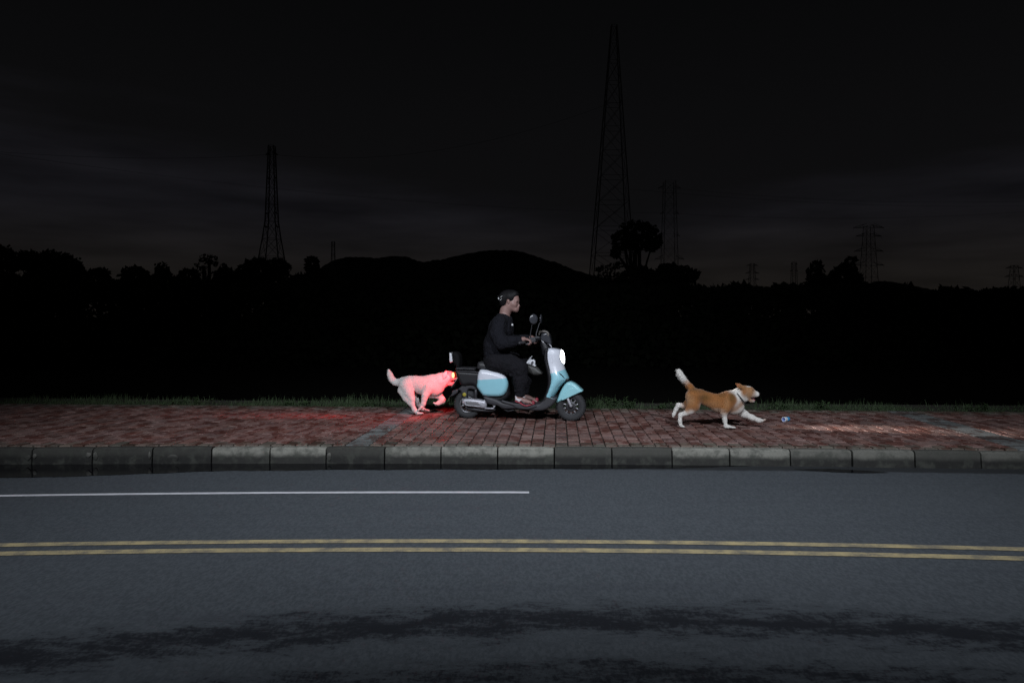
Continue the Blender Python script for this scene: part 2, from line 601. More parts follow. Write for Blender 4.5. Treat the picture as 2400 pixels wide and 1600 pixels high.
# ------------------------------------------------------------------ blended solids on a grid
class Solid:
    def __init__(self, lo, hi, h):
        self.lo, self.h = np.array(lo, float), h
        self.n = np.ceil((np.array(hi) - self.lo) / h).astype(int) + 1
        self.D = np.full(self.n, 0.5, np.float32)
        self.prims = []

    def box(self, pts, pad):
        P = np.array(pts)
        a = np.clip(np.floor((P.min(0) - pad - self.lo) / self.h).astype(int), 0, self.n - 1)
        b = np.clip(np.ceil((P.max(0) + pad - self.lo) / self.h).astype(int) + 1, 1, self.n)
        sl = tuple(slice(i, j) for i, j in zip(a, b))
        ax = [self.lo[k] + np.arange(a[k], b[k]) * self.h for k in range(3)]
        return sl, np.meshgrid(*ax, indexing='ij')

    @staticmethod
    def dist(X, Y, Z, a, b, ra, rb, sy):
        a = np.array(a, float); b = np.array(b, float)
        ym = a[1]
        Yq = (Y - ym) / sy + ym
        bb = b.copy(); bb[1] = (b[1] - ym) / sy + ym
        ab = bb - a
        L2 = float(ab @ ab) + 1e-12
        t = np.clip(((X - a[0]) * ab[0] + (Yq - a[1]) * ab[1] + (Z - a[2]) * ab[2]) / L2, 0, 1)
        dx = X - a[0] - t * ab[0]; dy = Yq - a[1] - t * ab[1]; dz = Z - a[2] - t * ab[2]
        return (np.sqrt(dx * dx + dy * dy + dz * dz) - (ra + t * (rb - ra))) * min(1.0, sy ** 0.5)

    def cone(self, a, b, ra, rb, k=0.02, sy=1.0, col=(1, 1, 1), cut=False):
        pad = max(ra, rb) * max(1, sy) + 0.07
        sl, (X, Y, Z) = self.box([a, b], pad)
        d = self.dist(X, Y, Z, a, b, ra, rb, sy).astype(np.float32)
        o = self.D[sl]
        if cut:
            h = np.clip(0.5 - 0.5 * (o + d) / k, 0, 1)
            self.D[sl] = o * (1 - h) - d * h + k * h * (1 - h)
        else:
            h = np.clip(0.5 + 0.5 * (o - d) / k, 0, 1)
            self.D[sl] = o * (1 - h) + d * h - k * h * (1 - h)
            self.prims.append((a, b, ra, rb, sy, np.array(col, float)))

    def ell(self, c, r, k=0.02, col=(1, 1, 1)):
        """ellipsoid with radii (x, y, z)"""
        r = np.array(r, float)
        sl, (X, Y, Z) = self.box([np.array(c) - r, np.array(c) + r], 0.06)
        q = np.sqrt(((X - c[0]) / r[0]) ** 2 + ((Y - c[1]) / r[1]) ** 2 + ((Z - c[2]) / r[2]) ** 2)
        g = np.sqrt(((X - c[0]) / r[0] ** 2) ** 2 + ((Y - c[1]) / r[1] ** 2) ** 2 + ((Z - c[2]) / r[2] ** 2) ** 2) + 1e-6
        d = (q * (q - 1) / g).astype(np.float32)
        d = np.where(q < 0.05, -r.min(), d)
        o = self.D[sl]
        h = np.clip(0.5 + 0.5 * (o - d) / k, 0, 1)
        self.D[sl] = o * (1 - h) + d * h - k * h * (1 - h)
        self.prims.append((c, c, r.min(), r.min(), 1.0, np.array(col, float)))

    def chain(self, pts, k=0.02, sy=1.0, cols=None):
        """pts: [(point, radius)]"""
        for i in range(len(pts) - 1):
            c = cols[i] if cols else (1, 1, 1)
            self.cone(pts[i][0], pts[i + 1][0], pts[i][1], pts[i + 1][1], k, sy, c)

    def inside_poly(self, poly):
        """keep only what lies inside an outline in the x/z plane"""
        P = np.array(poly)
        ax = self.lo[0] + np.arange(self.n[0]) * self.h
        az = self.lo[2] + np.arange(self.n[2]) * self.h
        X, Z = np.meshgrid(ax, az, indexing='ij')
        d = np.full(X.shape, 1e9); inside = np.zeros(X.shape, bool)
        for i in range(len(P)):
            a, b = P[i], P[(i + 1) % len(P)]
            e = b - a
            t = np.clip(((X - a[0]) * e[0] + (Z - a[1]) * e[1]) / (e @ e + 1e-12), 0, 1)
            d = np.minimum(d, np.hypot(X - a[0] - t * e[0], Z - a[1] - t * e[1]))
            c = ((a[1] > Z) != (b[1] > Z)) & (X < e[0] * (Z - a[1]) / (e[1] if abs(e[1]) > 1e-12 else 1e-12) + a[0])
            inside ^= c
        sd = np.where(inside, -d, d).astype(np.float32)
        self.D = np.maximum(self.D, sd[:, None, :])

    def near_y(self, x, z, start=-9.0):
        """y of the surface met first when coming from the camera's side"""
        i, k = int(round((x - self.lo[0]) / self.h)), int(round((z - self.lo[2]) / self.h))
        j0 = max(0, int((start - self.lo[1]) / self.h))
        j = j0 + int(np.argmax(self.D[i, j0:, k] < 0))
        return float(self.lo[1] + j * self.h)

    def colours(self, V, soft=0.0055):
        W = np.zeros(len(V)); Cc = np.zeros((len(V), 3))
        for a, b, ra, rb, sy, col in self.prims:
            d = self.dist(V[:, 0], V[:, 1], V[:, 2], a, b, ra, rb, sy)
            wgt = np.exp(-np.clip(d + 0.03, 0, 0.5) / soft) + 1e-12
            W += wgt; Cc += wgt[:, None] * col
        return Cc / W[:, None]

    def surface(self):
        D, n = self.D, self.n
        s = D < 0
        act = np.zeros(n - 1, bool); allin = np.ones(n - 1, bool)
        cs = [(i, j, k) for i in (0, 1) for j in (0, 1) for k in (0, 1)]
        v8 = {c: D[c[0]:n[0] - 1 + c[0], c[1]:n[1] - 1 + c[1], c[2]:n[2] - 1 + c[2]] for c in cs}
        for c in cs:
            act |= v8[c] < 0; allin &= v8[c] < 0
        act &= ~allin
        idx = np.argwhere(act)
        cor = {c: v8[c][act].astype(np.float64) for c in cs}
        acc = np.zeros((len(idx), 3)); cnt = np.zeros(len(idx))
        for a in cs:
            for ax in range(3):
                if a[ax]:
                    continue
                b = list(a); b[ax] = 1; b = tuple(b)
                da, db = cor[a], cor[b]
                cr = (da < 0) != (db < 0)
                t = np.where(cr, da / np.where(cr, da - db, 1), 0)
                p = np.tile(np.array(a, float), (len(idx), 1)); p[:, ax] += t
                acc[cr] += p[cr]; cnt[cr] += 1
        V = self.lo + (idx + acc / cnt[:, None]) * self.h
        num = np.full(n - 1, -1, np.int64); num[act] = np.arange(len(idx))
        faces = []
        for ax in range(3):
            o = [k for k in range(3) if k != ax]
            sl0 = [slice(1, n[k] - 1) for k in range(3)]; sl0[ax] = slice(0, n[ax] - 1)
            sl1 = list(sl0); sl1[ax] = slice(1, n[ax])
            A, B = s[tuple(sl0)], s[tuple(sl1)]
            e = np.argwhere(A != B)
            if not len(e):
                continue
            flip = A[tuple(e.T)]
            e = e + 1; e[:, ax] -= 1
            q = []
            for du, dv in ((-1, -1), (0, -1), (0, 0), (-1, 0)):
                c = e.copy(); c[:, o[0]] += du; c[:, o[1]] += dv
                q.append(num[tuple(c.T)])
            q = np.stack(q, 1)
            if ax == 1:
                flip = ~flip
            q[~flip] = q[~flip][:, ::-1]
            faces.append(q)
        return V, np.concatenate(faces)

    def build(self, name, mat, parent=None, colour=None, relax=2):
        V, Fq = self.surface()
        for _ in range(relax):                                        # light relaxing of the grid steps
            acc = np.zeros_like(V); cnt = np.zeros(len(V))
            for a, b in ((0, 1), (1, 2), (2, 3), (3, 0)):
                np.add.at(acc, Fq[:, a], V[Fq[:, b]]); np.add.at(cnt, Fq[:, a], 1)
                np.add.at(acc, Fq[:, b], V[Fq[:, a]]); np.add.at(cnt, Fq[:, b], 1)
            V = V * 0.5 + acc / cnt[:, None] * 0.5
        cols = None
        if colour is not None:
            cols = colour(V, self.colours(V))
        self.last = (V, cols)
        return mesh_obj(name, V, Fq.tolist(), mat, parent, True, cols)


def fur_coat(so, body_obj, root, count, length, long_at=None):
    """short hairs standing off the coat, laid back along the body"""
    V, cols = so.last
    n = np.zeros(len(V) * 3, np.float32)
    body_obj.data.vertices.foreach_get('normal', n)
    n = n.reshape(-1, 3)
    pick = RNG.integers(0, len(V), count)
    p, nr, c = V[pick], n[pick], cols[pick]
    flow = np.array((-1.0, 0.0, -0.45))
    tang = flow - nr * (nr @ flow)[:, None]
    tang /= np.linalg.norm(tang, axis=1)[:, None] + 1e-6
    dirn = tang + nr * RNG.uniform(0.12, 0.42, (count, 1)) + RNG.normal(0, .18, (count, 3))
    dirn /= np.linalg.norm(dirn, axis=1)[:, None]
    ln = length * RNG.uniform(0.5, 1.3, count)
    if long_at is not None:
        ln = ln * long_at(p)
    side = np.cross(dirn, nr); side /= np.linalg.norm(side, axis=1)[:, None] + 1e-6
    wd_ = RNG.uniform(.0010, .0019, (count, 1))
    base = p - nr * .001
    vs = np.stack([base - side * wd_, base + side * wd_, p + dirn * ln[:, None]], 1).reshape(-1, 3)
    fs = np.arange(count * 3).reshape(-1, 3)
    cc = np.repeat(np.clip(c * RNG.uniform(.72, 1.25, (count, 1)), 0, 1), 3, 0)
    o = mesh_obj("fur", vs, fs.tolist(), M['fur'], root, False, cc)
    o['kind'] = 'stuff'
    return o


def poly_dist(P, X, Z):
    d = np.full(X.shape, 1e9); inside = np.zeros(X.shape, bool)
    for i in range(len(P)):
        a, b = P[i], P[(i + 1) % len(P)]
        e = b - a
        t = np.clip(((X - a[0]) * e[0] + (Z - a[1]) * e[1]) / (e @ e + 1e-12), 0, 1)
        d = np.minimum(d, (X - a[0] - t * e[0]) ** 2 + (Z - a[1] - t * e[1]) ** 2)
        c = ((a[1] > Z) != (b[1] > Z)) & (X < e[0] * (Z - a[1]) / (e[1] if abs(e[1]) > 1e-12 else 1e-12) + a[0])
        inside ^= c
    d = np.sqrt(d)
    return np.where(inside, -d, d)


def puff(name, outline, y0, hw, r, mat, parent=None, bulge=0.0, per=5, steps=0, res=None):
    """rounded slab: outline in the local x/z plane, half thickness hw about y0, edge radius r, faces crowned by bulge"""
    P = closed_spline(outline, per)
    ext = (P.max(0) - P.min(0)).max()
    h = res or max(min(0.0055, hw / 2.2, ext / 16), ext / 110, 0.0014)
    lo = (P[:, 0].min() - 3 * h, y0 - hw - bulge - 3 * h, P[:, 1].min() - 3 * h)
    hi = (P[:, 0].max() + 3 * h, y0 + hw + bulge + 3 * h, P[:, 1].max() + 3 * h)
    so = Solid(lo, hi, h)
    ax = [so.lo[k] + np.arange(so.n[k]) * h for k in range(3)]
    X, Z = np.meshgrid(ax[0], ax[2], indexing='ij')
    sd = poly_dist(P, X, Z)
    dep = max(1e-4, -sd.min())
    hwm = hw + bulge * (1 - np.clip(1 + sd / dep, 0, 1) ** 2)
    qx = (sd + r)[:, None, :]
    qy = np.abs(ax[1] - y0)[None, :, None] - hwm[:, None, :] + r
    so.D = (np.hypot(np.maximum(qx, 0), np.maximum(qy, 0)) + np.minimum(np.maximum(qx, qy), 0) - r).astype(np.float32)
    return so.build(name, mat, parent, relax=1)


# ================================================================== GROUND
ROAD_Z = -0.155


def kerb_line(x):                # front edge of the paving
    return 6.445 - 0.005 * (x + 2) ** 2


def back_line(x):                # back edge of the paving
    return 9.04 - 0.062 * x


def ground_pt(px, py, z=0.0):
    Y = F * (HC - z) / (py - HY)
    return ((px - 1200) / F * Y, Y, z)


# big ground sheet: verge, bank, low field to the horizon
vs, fs = [], []
xs = [-1600, -400, -120] + list(np.arange(-60, 61, 4.0)) + [120, 400, 1600]
prof = [(-0.02, -0.05), (0.0, -0.012), (0.75, -0.015), (1.1, -0.2), (4.5, -2.5), (30, -2.6), (120, -2.8), (2800, -3.0)]
for x in xs:
    b = back_line(max(-60, min(60, x)))
    for dy, z in prof:
        vs.append((x, b + dy, z + (random.uniform(-0.01, 0.01) if 0.5 < dy < 5 else 0)))
m_ = len(prof)
for i in range(len(xs) - 1):
    for j in range(m_ - 1):
        fs.append((i * m_ + j, (i + 1) * m_ + j, (i + 1) * m_ + j + 1, i * m_ + j + 1))
structure(mesh_obj("ground", vs, fs, M['soil'], smooth=False))

# road
structure(mesh_obj("road", [(-90, -40, ROAD_Z), (90, -40, ROAD_Z), (90, 7.6, ROAD_Z), (-90, 7.6, ROAD_Z)], [(0, 1, 2, 3)], M['asphalt'], smooth=False))


def road_line(name, pxs, width, mat, ext_l=0.0, ext_r=0.0, z=ROAD_Z + 0.004):
    P = np.array([ground_pt(px, py, z)[:2] for px, py in pxs])
    co = np.polyfit(P[:, 0], P[:, 1], 2 if len(P) > 2 else 1)
    xa, xb = P[:, 0].min() - ext_l, P[:, 0].max() + ext_r
    vs, fs = [], []
    n = 40
    for i in range(n + 1):
        x = xa + (xb - xa) * i / n
        y = np.polyval(co, x)
        vs += [(x, y - width / 2, z), (x, y + width / 2, z)]
    for i in range(n):
        fs.append((2 * i, 2 * i + 2, 2 * i + 3, 2 * i + 1))
    return structure(mesh_obj(name, vs, fs, mat, smooth=False))


road_line("yellow_line_marking", [(0, 1276), (600, 1269), (1200, 1267), (1800, 1273), (2400, 1286)], 0.066, M['yellow_paint'], 5, 5)
road_line("yellow_line_marking", [(0, 1296), (600, 1289), (1200, 1287), (1800, 1294), (2400, 1308)], 0.070, M['yellow_paint'], 5, 5)
road_line("white_line_marking", [(0, 1161), (300, 1157), (620, 1154), (1000, 1153), (1240, 1153)], 0.052, M['white_paint'], 4, 0)

# gutter water, following the kerb foot
def pool(name, edge_px, z):
    front = [ground_pt(px, py, z) for px, py in edge_px]
    fine = []
    for (a, b) in zip(front[:-1], front[1:]):
        for k in range(8):
            t = k / 8
            x = a[0] + (b[0] - a[0]) * t
            fine.append((x, a[1] + (b[1] - a[1]) * t + 0.012 * math.sin(x * 7.0) + 0.008 * math.sin(x * 17.0), z))
    fine.append(front[-1])
    vs, fs = [], []
    for p in fine:
        yk = max(p[1] + 0.002, kerb_line(p[0]) - 0.10)
        vs += [p, (p[0], yk, z)]
    for i in range(len(fine) - 1):
        fs.append((2 * i, 2 * i + 2, 2 * i + 3, 2 * i + 1))
    return structure(mesh_obj(name, vs, fs, M['water'], smooth=False))


pool("puddle_water", [(-900, 1128), (-300, 1124), (0, 1120), (290, 1112), (460, 1104), (800, 1100), (1200, 1099), (1500, 1097), (1720, 1093), (1790, 1089)], ROAD_Z + 0.004)
vs = [ground_pt(*p, ROAD_Z + 0.004) for p in [(1860, 1099), (1950, 1098), (2030, 1102), (2085, 1107), (2020, 1108), (1960, 1106), (1900, 1102)]]
structure(mesh_obj("puddle_water", vs, [tuple(range(len(vs)))], M['water'], smooth=False))

# ------------------------------------------------------------------ kerb stones
kerb = structure(thing("kerb", "row of worn concrete kerb stones between road and red pavement", "kerb"))
jpx = [82, 221, 359, 497, 633, 765, 902, 1034, 1167, 1299, 1433, 1572, 1704, 1842, 1981, 2120, 2265]
joints = [(px - 1200) / F * 6.36 for px in jpx]
step = 0.545
joints = [joints[0] - step * k for k in range(11, 0, -1)] + joints + [joints[-1] + step * k for k in range(1, 11)]
shade = {0: 'd', 1: 'd', 2: 'd', 3: 'd', 4: 'l', 5: 'l', 6: 'd', 7: 'l', 8: 'l', 9: 'l', 10: 'e', 11: 'e', 12: 'l', 13: 'l', 14: 'm', 15: 'm', 16: 'e', 17: 'm'}
for i in range(len(joints) - 1):
    xa, xb = joints[i] + 0.007, joints[i + 1] - 0.007
    xm, Lh = (xa + xb) / 2, (xb - xa) / 2
    bm = bmesh.new()
    prof = [(0.0, -0.16), (0.0, -0.004), (-0.062, -0.004), (-0.085, -0.018), (-0.096, -0.16)]
    rows = []
    nx = 7
    for k in range(nx):
        t = k / (nx - 1)
        x = -Lh + 2 * Lh * t
        e = 0.006 if k in (0, nx - 1) else 0.0
        rows.append([bm.verts.new((x, y + (e if 1 < j else 0) + random.uniform(-.0025, .0025), z - (e if 0 < j < 4 else 0) + random.uniform(-.002, .002) * (0 < j < 4))) for j, (y, z) in enumerate(prof)])
    for k in range(nx - 1):
        for j in range(len(prof) - 1):
            bm.faces.new((rows[k][j], rows[k][j + 1], rows[k + 1][j + 1], rows[k + 1][j]))
    bm.faces.new(rows[0]); bm.faces.new(rows[-1][::-1])
    bmesh.ops.recalc_face_normals(bm, faces=bm.faces)
    me = bpy.data.meshes.new("kerb_stone"); bm.to_mesh(me); bm.free()
    me.materials.append(M['kerb'])
    o = link(bpy.data.objects.new("kerb_stone", me), kerb)
    slope = -0.01 * (xm + 2)
    o.location = (xm, kerb_line(xm) - 0.012 + random.uniform(-.004, .004), random.uniform(-.003, .002))
    o.rotation_euler = (0, random.uniform(-.003, .003), math.atan(slope) + random.uniform(-.004, .004))
    kx = shade.get(i - 10, random.choice('dlm'))
    v = {'d': 0.17, 'e': 0.27, 'm': 0.6, 'l': 0.95}[kx] * random.uniform(0.88, 1.1)
    o.color = (v, v, v * 0.98, 1)
    # pale chips where mortar and paint have broken off the dark stones
    if kx in 'de' and 8 <= i <= 15 or (kx == 'd' and random.random() < 0.4):
        for sx in (-1, 1):
            if random.random() < 0.75:
                hh = random.uniform(0.04, 0.08)
                ww = random.uniform(0.012, 0.028)
                x0 = sx * (Lh - ww)
                z0 = random.uniform(-0.095, -0.06)
                pts = [(x0 + ww * math.cos(a) * random.uniform(.7, 1.0), z0 + hh * 0.5 * math.sin(a) * random.uniform(.7, 1.1)) for a in np.linspace(0, 2 * math.pi, 9)[:-1]]
                yf = lambda z: -0.085 - 0.011 * (-z - 0.018) / 0.142
                vv = [(x, yf(z) - 0.0045, z) for x, z in pts] + [(x, yf(z) + 0.004, z) for x, z in pts]
                ff = [tuple(range(8))] + [(k, (k + 1) % 8, 8 + (k + 1) % 8, 8 + k) for k in range(8)]
                ch = mesh_obj("mortar_chip", vv, ff, M['kerb'], o, smooth=False)
                ch.color = (0.62, 0.62, 0.62, 1)
if True:   # one round pale patch on the fourth stone
    st = [o for o in kerb.children if abs(o.location[0] - (400 - 1200) / F * 6.33) < 0.3]
    if st:
        o = st[0]
        lx = (400 - 1200) / F * 6.3 - o.location[0]
        pts = [(lx + 0.055 * math.cos(a), -0.10 + 0.035 * math.sin(a)) for a in np.linspace(0, math.pi * 2, 11)[:-1]]
        vv = [(x, -0.0965 - 0.001, z) for x, z in pts] + [(x, -0.088, z) for x, z in pts]
        ff = [tuple(range(10))] + [(k, (k + 1) % 10, 10 + (k + 1) % 10, 10 + k) for k in range(10)]
        ch = mesh_obj("mortar_chip", vv, ff, M['kerb'], o, smooth=False)
        ch.color = (0.5, 0.5, 0.5, 1)

# ------------------------------------------------------------------ pavement of bricks
vs, fs = [], []
xs = np.linspace(-16, 16, 65)
for x in xs:
    vs += [(x, kerb_line(x) - 0.005, -0.16), (x, kerb_line(x) - 0.005, -0.014), (x, back_line(x) + 0.01, -0.014), (x, back_line(x) + 0.01, -0.16)]
for i in range(len(xs) - 1):
    for j in range(3):
        fs.append((4 * i + j, 4 * i + 4 + j, 4 * i + 5 + j, 4 * i + 1 + j))
pave = structure(mesh_obj("pavement", vs, fs, M['bed'], smooth=False))

BW, NR, LEAN = 0.117, 14, 0.066


def brick_mesh():
    bm = bmesh.new()
    bmesh.ops.create_cube(bm, size=1.0)
    for v in bm.verts:
        v.co.z = v.co.z * 0.02 - 0.010
        if v.co.z > -0.005:
            v.co.x *= 0.955; v.co.y *= 0.965
    top = [f for f in bm.faces if f.normal.z > 0.9][0]
    r = bmesh.ops.inset_region(bm, faces=[top], thickness=0.03, depth=0.0)
    for v in top.verts:
        v.co.z += 0.0025
    me = bpy.data.meshes.new("brick"); bm.to_mesh(me); bm.free()
    return me


bmsh = brick_mesh()
bmsh.materials.append(M['brick_obj'])
bv = np.array([v.co for v in bmsh.vertices]); bf = [tuple(p.vertices) for p in bmsh.polygons]
pb = []


def proj(x, y, z):
    return (1200 + F * x / y, HY + F * (HC - z) / y)


band_u = [(-1.62, -1.37), (4.66, 4.92)]
for iu in range(-104, 98):
    u = iu * BW
    W0 = back_line(u) - kerb_line(u)
    band = None
    for bi, (a, b) in enumerate(band_u):
        if a - 0.06 <= u <= b + 0.06 and a - 0.06 <= u - BW * 0:
            band = bi
    rows = NR
    off = (iu % 2) * 0.5
    for r in range(rows + 1):
        t0 = max(0.0, (r - off)) / rows
        t1 = min(float(rows), (r + 1 - off)) / rows
        if t1 - t0 < 0.2 / rows:
            continue
        v0, v1 = t0 * W0, t1 * W0
        vm = (v0 + v1) / 2
        x = u + LEAN * vm
        y = kerb_line(u) + vm
        in_band = any(a <= u <= b for a, b in band_u)
        if in_band:
            continue
        pb.append((x, y, BW - 0.008, v1 - v0 - 0.013, 'red', t0, u))
for a, b in band_u:                                   # grey soldier courses laid across
    W0 = back_line(a) - kerb_line(a)
    us = [i * BW for i in range(-104, 98) if a <= i * BW <= b]
    uc, ww = sum(us) / len(us), BW * len(us)
    nrow = int(W0 / 0.116)
    for r in range(nrow):
        vm = (r + 0.5) * W0 / nrow
        pb.append((uc + LEAN * vm, kerb_line(uc) + vm, ww - 0.008, W0 / nrow - 0.007, 'grey', vm / W0, uc))


def brick_colour(kind, tt, x):
    j = random.uniform(0.75, 1.25)
    if kind == 'grey':
        c = (0.150, 0.158, 0.155)
    else:
        c = random.choice([(0.200, 0.117, 0.101), (0.188, 0.112, 0.098), (0.198, 0.126, 0.110), (0.180, 0.094, 0.077), (0.188, 0.118, 0.106)])
    if kind == 'red' and (tt < 0.03 or tt > 0.88):
        k = random.uniform(0.5, 0.95)
        c = tuple(a * (1 - k) + b * k for a, b in zip(c, (0.115, 0.108, 0.085)))
    return tuple(v * j for v in c)


items = []
for (x, y, wx, wy, kind, tt, u) in pb:
    px, py = proj(x, y, 0)
    ar = wx * F / y * (wy * F * HC / y ** 2)
    vis = -10 < px < 2410
    items.append((ar if vis else 0, (x, y, wx, wy, kind, tt)))
items.sort(key=lambda q: -q[0])
fv, ff, fc = [], [], []
for i, (_, (x, y, wx, wy, kind, tt)) in enumerate(items):
    rz = -math.atan(LEAN) + random.uniform(-.012, .012)
    zz = random.uniform(-.003, .0025)
    tilt = (random.uniform(-.010, .010), random.uniform(-.012, .012))
    col = brick_colour(kind, tt, x)
    if i < 300:
        o = bpy.data.objects.new("brick", bmsh)
        link(o, pave)
        o.location = (x, y, zz); o.scale = (wx, wy, 1); o.rotation_euler = (tilt[0], tilt[1], rz)
        o.color = (*col, 1)
    else:
        R = np.array(Matrix.Rotation(rz, 3, 'Z') @ Matrix.Rotation(tilt[1], 3, 'Y') @ Matrix.Rotation(tilt[0], 3, 'X'))
        q = (bv * np.array((wx, wy, 1.0))) @ R.T + np.array((x, y, zz))
        n0 = len(fv)
        fv += q.tolist(); ff += [tuple(k + n0 for k in f) for f in bf]
        fc += [col] * len(bv)
o = mesh_obj("brick_field", fv, ff, M['brick_attr'], pave, smooth=False, cols=np.array(fc))
o['kind'] = 'stuff'

# ------------------------------------------------------------------ grass verge and weeds
gv, gf = [], []


def blade(x, y, z, h, wd, lean, ang):
    n0 = len(gv)
    dx, dy = math.cos(ang), math.sin(ang)
    lx, ly = random.uniform(-1, 1) * lean, random.uniform(-1, 1) * lean
    for t, ww in ((0, 1.0), (0.5, 0.75)):
        for s in (-1, 1):
            gv.append((x + dx * wd * ww * s + lx * t * t, y + dy * wd * ww * s + ly * t * t, z + h * t))
    gv.append((x + lx, y + ly, z + h))
    gf.extend([(n0, n0 + 1, n0 + 3, n0 + 2), (n0 + 2, n0 + 3, n0 + 4)])


for i in range(26000):
    x = random.uniform(-10.5, 10)
    dy = abs(random.gauss(0, 0.28)) - 0.03
    if dy > 0.95:
        continue
    hgt = 0.034 + 0.018 * math.sin(x * 1.9) + 0.018 * math.sin(x * 5.3 + 1) + random.expovariate(85)
    if -2.4 < x < -0.2:
        hgt += 0.02
    hgt = max(0.015, min(0.115, hgt)) * (0.5 + min(1, dy * 2.0))
    blade(x, back_line(x) + dy, -0.015 if dy < .7 else -0.1, hgt, random.uniform(.002, .004), 0.035, random.uniform(0, math.pi))
o = mesh_obj("verge_grass", gv, gf, M['grass'], smooth=False)
o['kind'] = 'stuff'
tag(o, "short dark green grass growing along the back edge of the red pavement", "grass")


def weed(px, w_px, h_m, label, dense=1.0):
    x0 = (px - 1200) / F * 9.3
    wd = w_px / F * 9.3 / 2
    yb = back_line(x0) + 0.16
    root = thing("weed_clump", label, "weed", (x0, yb, -0.015), 0, "leafy weeds along the verge")
    sm, lm = MB(), MB()
    ns = int(9 * dense)
    for k in range(ns):
        bx, by = random.uniform(-wd, wd), random.uniform(-0.12, 0.12)
        hh = h_m * random.uniform(0.55, 1.0) * (1 - 0.35 * abs(bx) / wd)
        tip = np.array((bx + random.uniform(-.03, .03), by + random.uniform(-.03, .03), hh))
        b0 = np.array((bx, by, 0.0))
        sm.add(*tube_data([b0, (b0 + tip) / 2 + (0.006, 0, 0), tip], [0.0028, 0.0022, 0.0014], 5))
        nl = random.randint(9, 15)
        for q in range(nl):
            t = random.uniform(0.2, 1.0)
            c = b0 + (tip - b0) * t
            a = random.uniform(0, 2 * math.pi)
            ln, wl = random.uniform(.028, .05), random.uniform(.011, .019)
            d = np.array((math.cos(a), math.sin(a), random.uniform(-.1, .7)))
            sd = np.array((-math.sin(a), math.cos(a), 0)) * wl
            lm.add([c, c + d * ln * .45 + sd, c + d * ln + (0, 0, -.006), c + d * ln * .45 - sd], [(0, 1, 2, 3)])
    sm.build("stem", M['weed'], root)["kind"] = "stuff"
    lm.build("leaves", M['weed'], root)["kind"] = "stuff"


weed(1408, 80, 0.19, "tall leafy weed clump just behind the scooter's front wheel", 1.8)
weed(1462, 50, 0.15, "leafy weed clump right of the tallest one near the front wheel", 1.2)
weed(1062, 40, 0.12, "low leafy weed clump below the scooter's mud flap", 1.0)
weed(880, 60, 0.10, "low leafy weed clump behind the white dog's hind legs", 1.0)
weed(440, 90, 0.12, "leafy weed clump behind the left pavement before the grey brick band", 1.3)
weed(690, 60, 0.09, "short leafy weed clump left of the white dog", 1.0)
weed(1555, 40, 0.10, "weed clump behind the tail of the brown dog", 0.9)
weed(1795, 60, 0.12, "weed clump behind the brown dog's nose", 1.0)
weed(1895, 50, 0.13, "weed clump beyond the blue and white cup", 1.0)
weed(2225, 90, 0.13, "weed clump behind the grey brick band on the right", 1.1)
weed(2395, 40, 0.15, "weed clump at the far right end of the verge", 0.9)

# ================================================================== FAR BACKGROUND
def leaf_cloud(lobes, n_per_m2, size, depth, mb, shell=0.55):
    """lobes: world ellipsoids (cx, cy, cz, rx, ry, rz)"""
    for (cx, cy, cz, rx, ry, rz) in lobes:
        n = max(30, int(n_per_m2 * math.pi * rx * rz))
        u = RNG.normal(size=(n, 3)); u /= np.linalg.norm(u, axis=1)[:, None]
        rad = RNG.uniform(shell, 1.0, n) ** 0.6 * (1 + RNG.normal(0, 0.07, n))
        c = u * rad[:, None] * np.array((rx, ry, rz)) + np.array((cx, cy, cz))
        for p in c:
            s = size * random.uniform(0.5, 1.25)
            a = RNG.normal(size=3); a /= np.linalg.norm(a)
            b = np.cross(a, RNG.normal(size=3)); b /= np.linalg.norm(b)
            mb.add([p - a * s, p + b * s * .55, p + a * s, p - b * s * .55], [(0, 1, 2, 3)])


def tree(name, label, lobes_px, Y, trunks=(), size=0.34, dens=95, base=-2.7):
    """lobes_px: (px, py, rx, ry) as seen, turned into ellipsoids at distance Y"""
    k = Y / F
    bx = ((lobes_px[0][0] if not trunks else trunks[0][0]) - 1200) * k
    root = thing(name, label, "tree", (bx, Y, base), 0, "dark trees against the night sky")
    L = []
    for (px, py, rx, ry) in lobes_px:
        L.append(((px - 1200) * k - bx, random.uniform(-.8, .8), HC - (py - HY) * k - base, rx * k, max(1.2, rx * k * .8), ry * k))
    mb = MB()
    leaf_cloud(L, dens, size, Y, mb)
    mb.build("crown", M['leaf'], root)["kind"] = "stuff"
    ts = trunks or ((lobes_px[0][0], lobes_px[0][1]),)
    for tx, ty in ts:
        x = (tx - 1200) * k - bx
        zt = HC - (ty - HY) * k - base
        tube("trunk", [(x * .3, 0, -0.3), (x * .8, 0, zt * .45), (x, 0.1, zt)], [0.34, 0.24, 0.12], M['bark'], root, 8)
        for q in range(3):
            a = random.uniform(0, 6.28)
            l0 = L[random.randrange(len(L))]
            tube("limb", [(x * .85, 0, zt * random.uniform(.5, .8)), ((x + l0[0]) / 2, l0[1] / 2, (zt * .7 + l0[2]) / 2), l0[:3]], [0.13, 0.09, 0.04], M['bark'], root, 6)


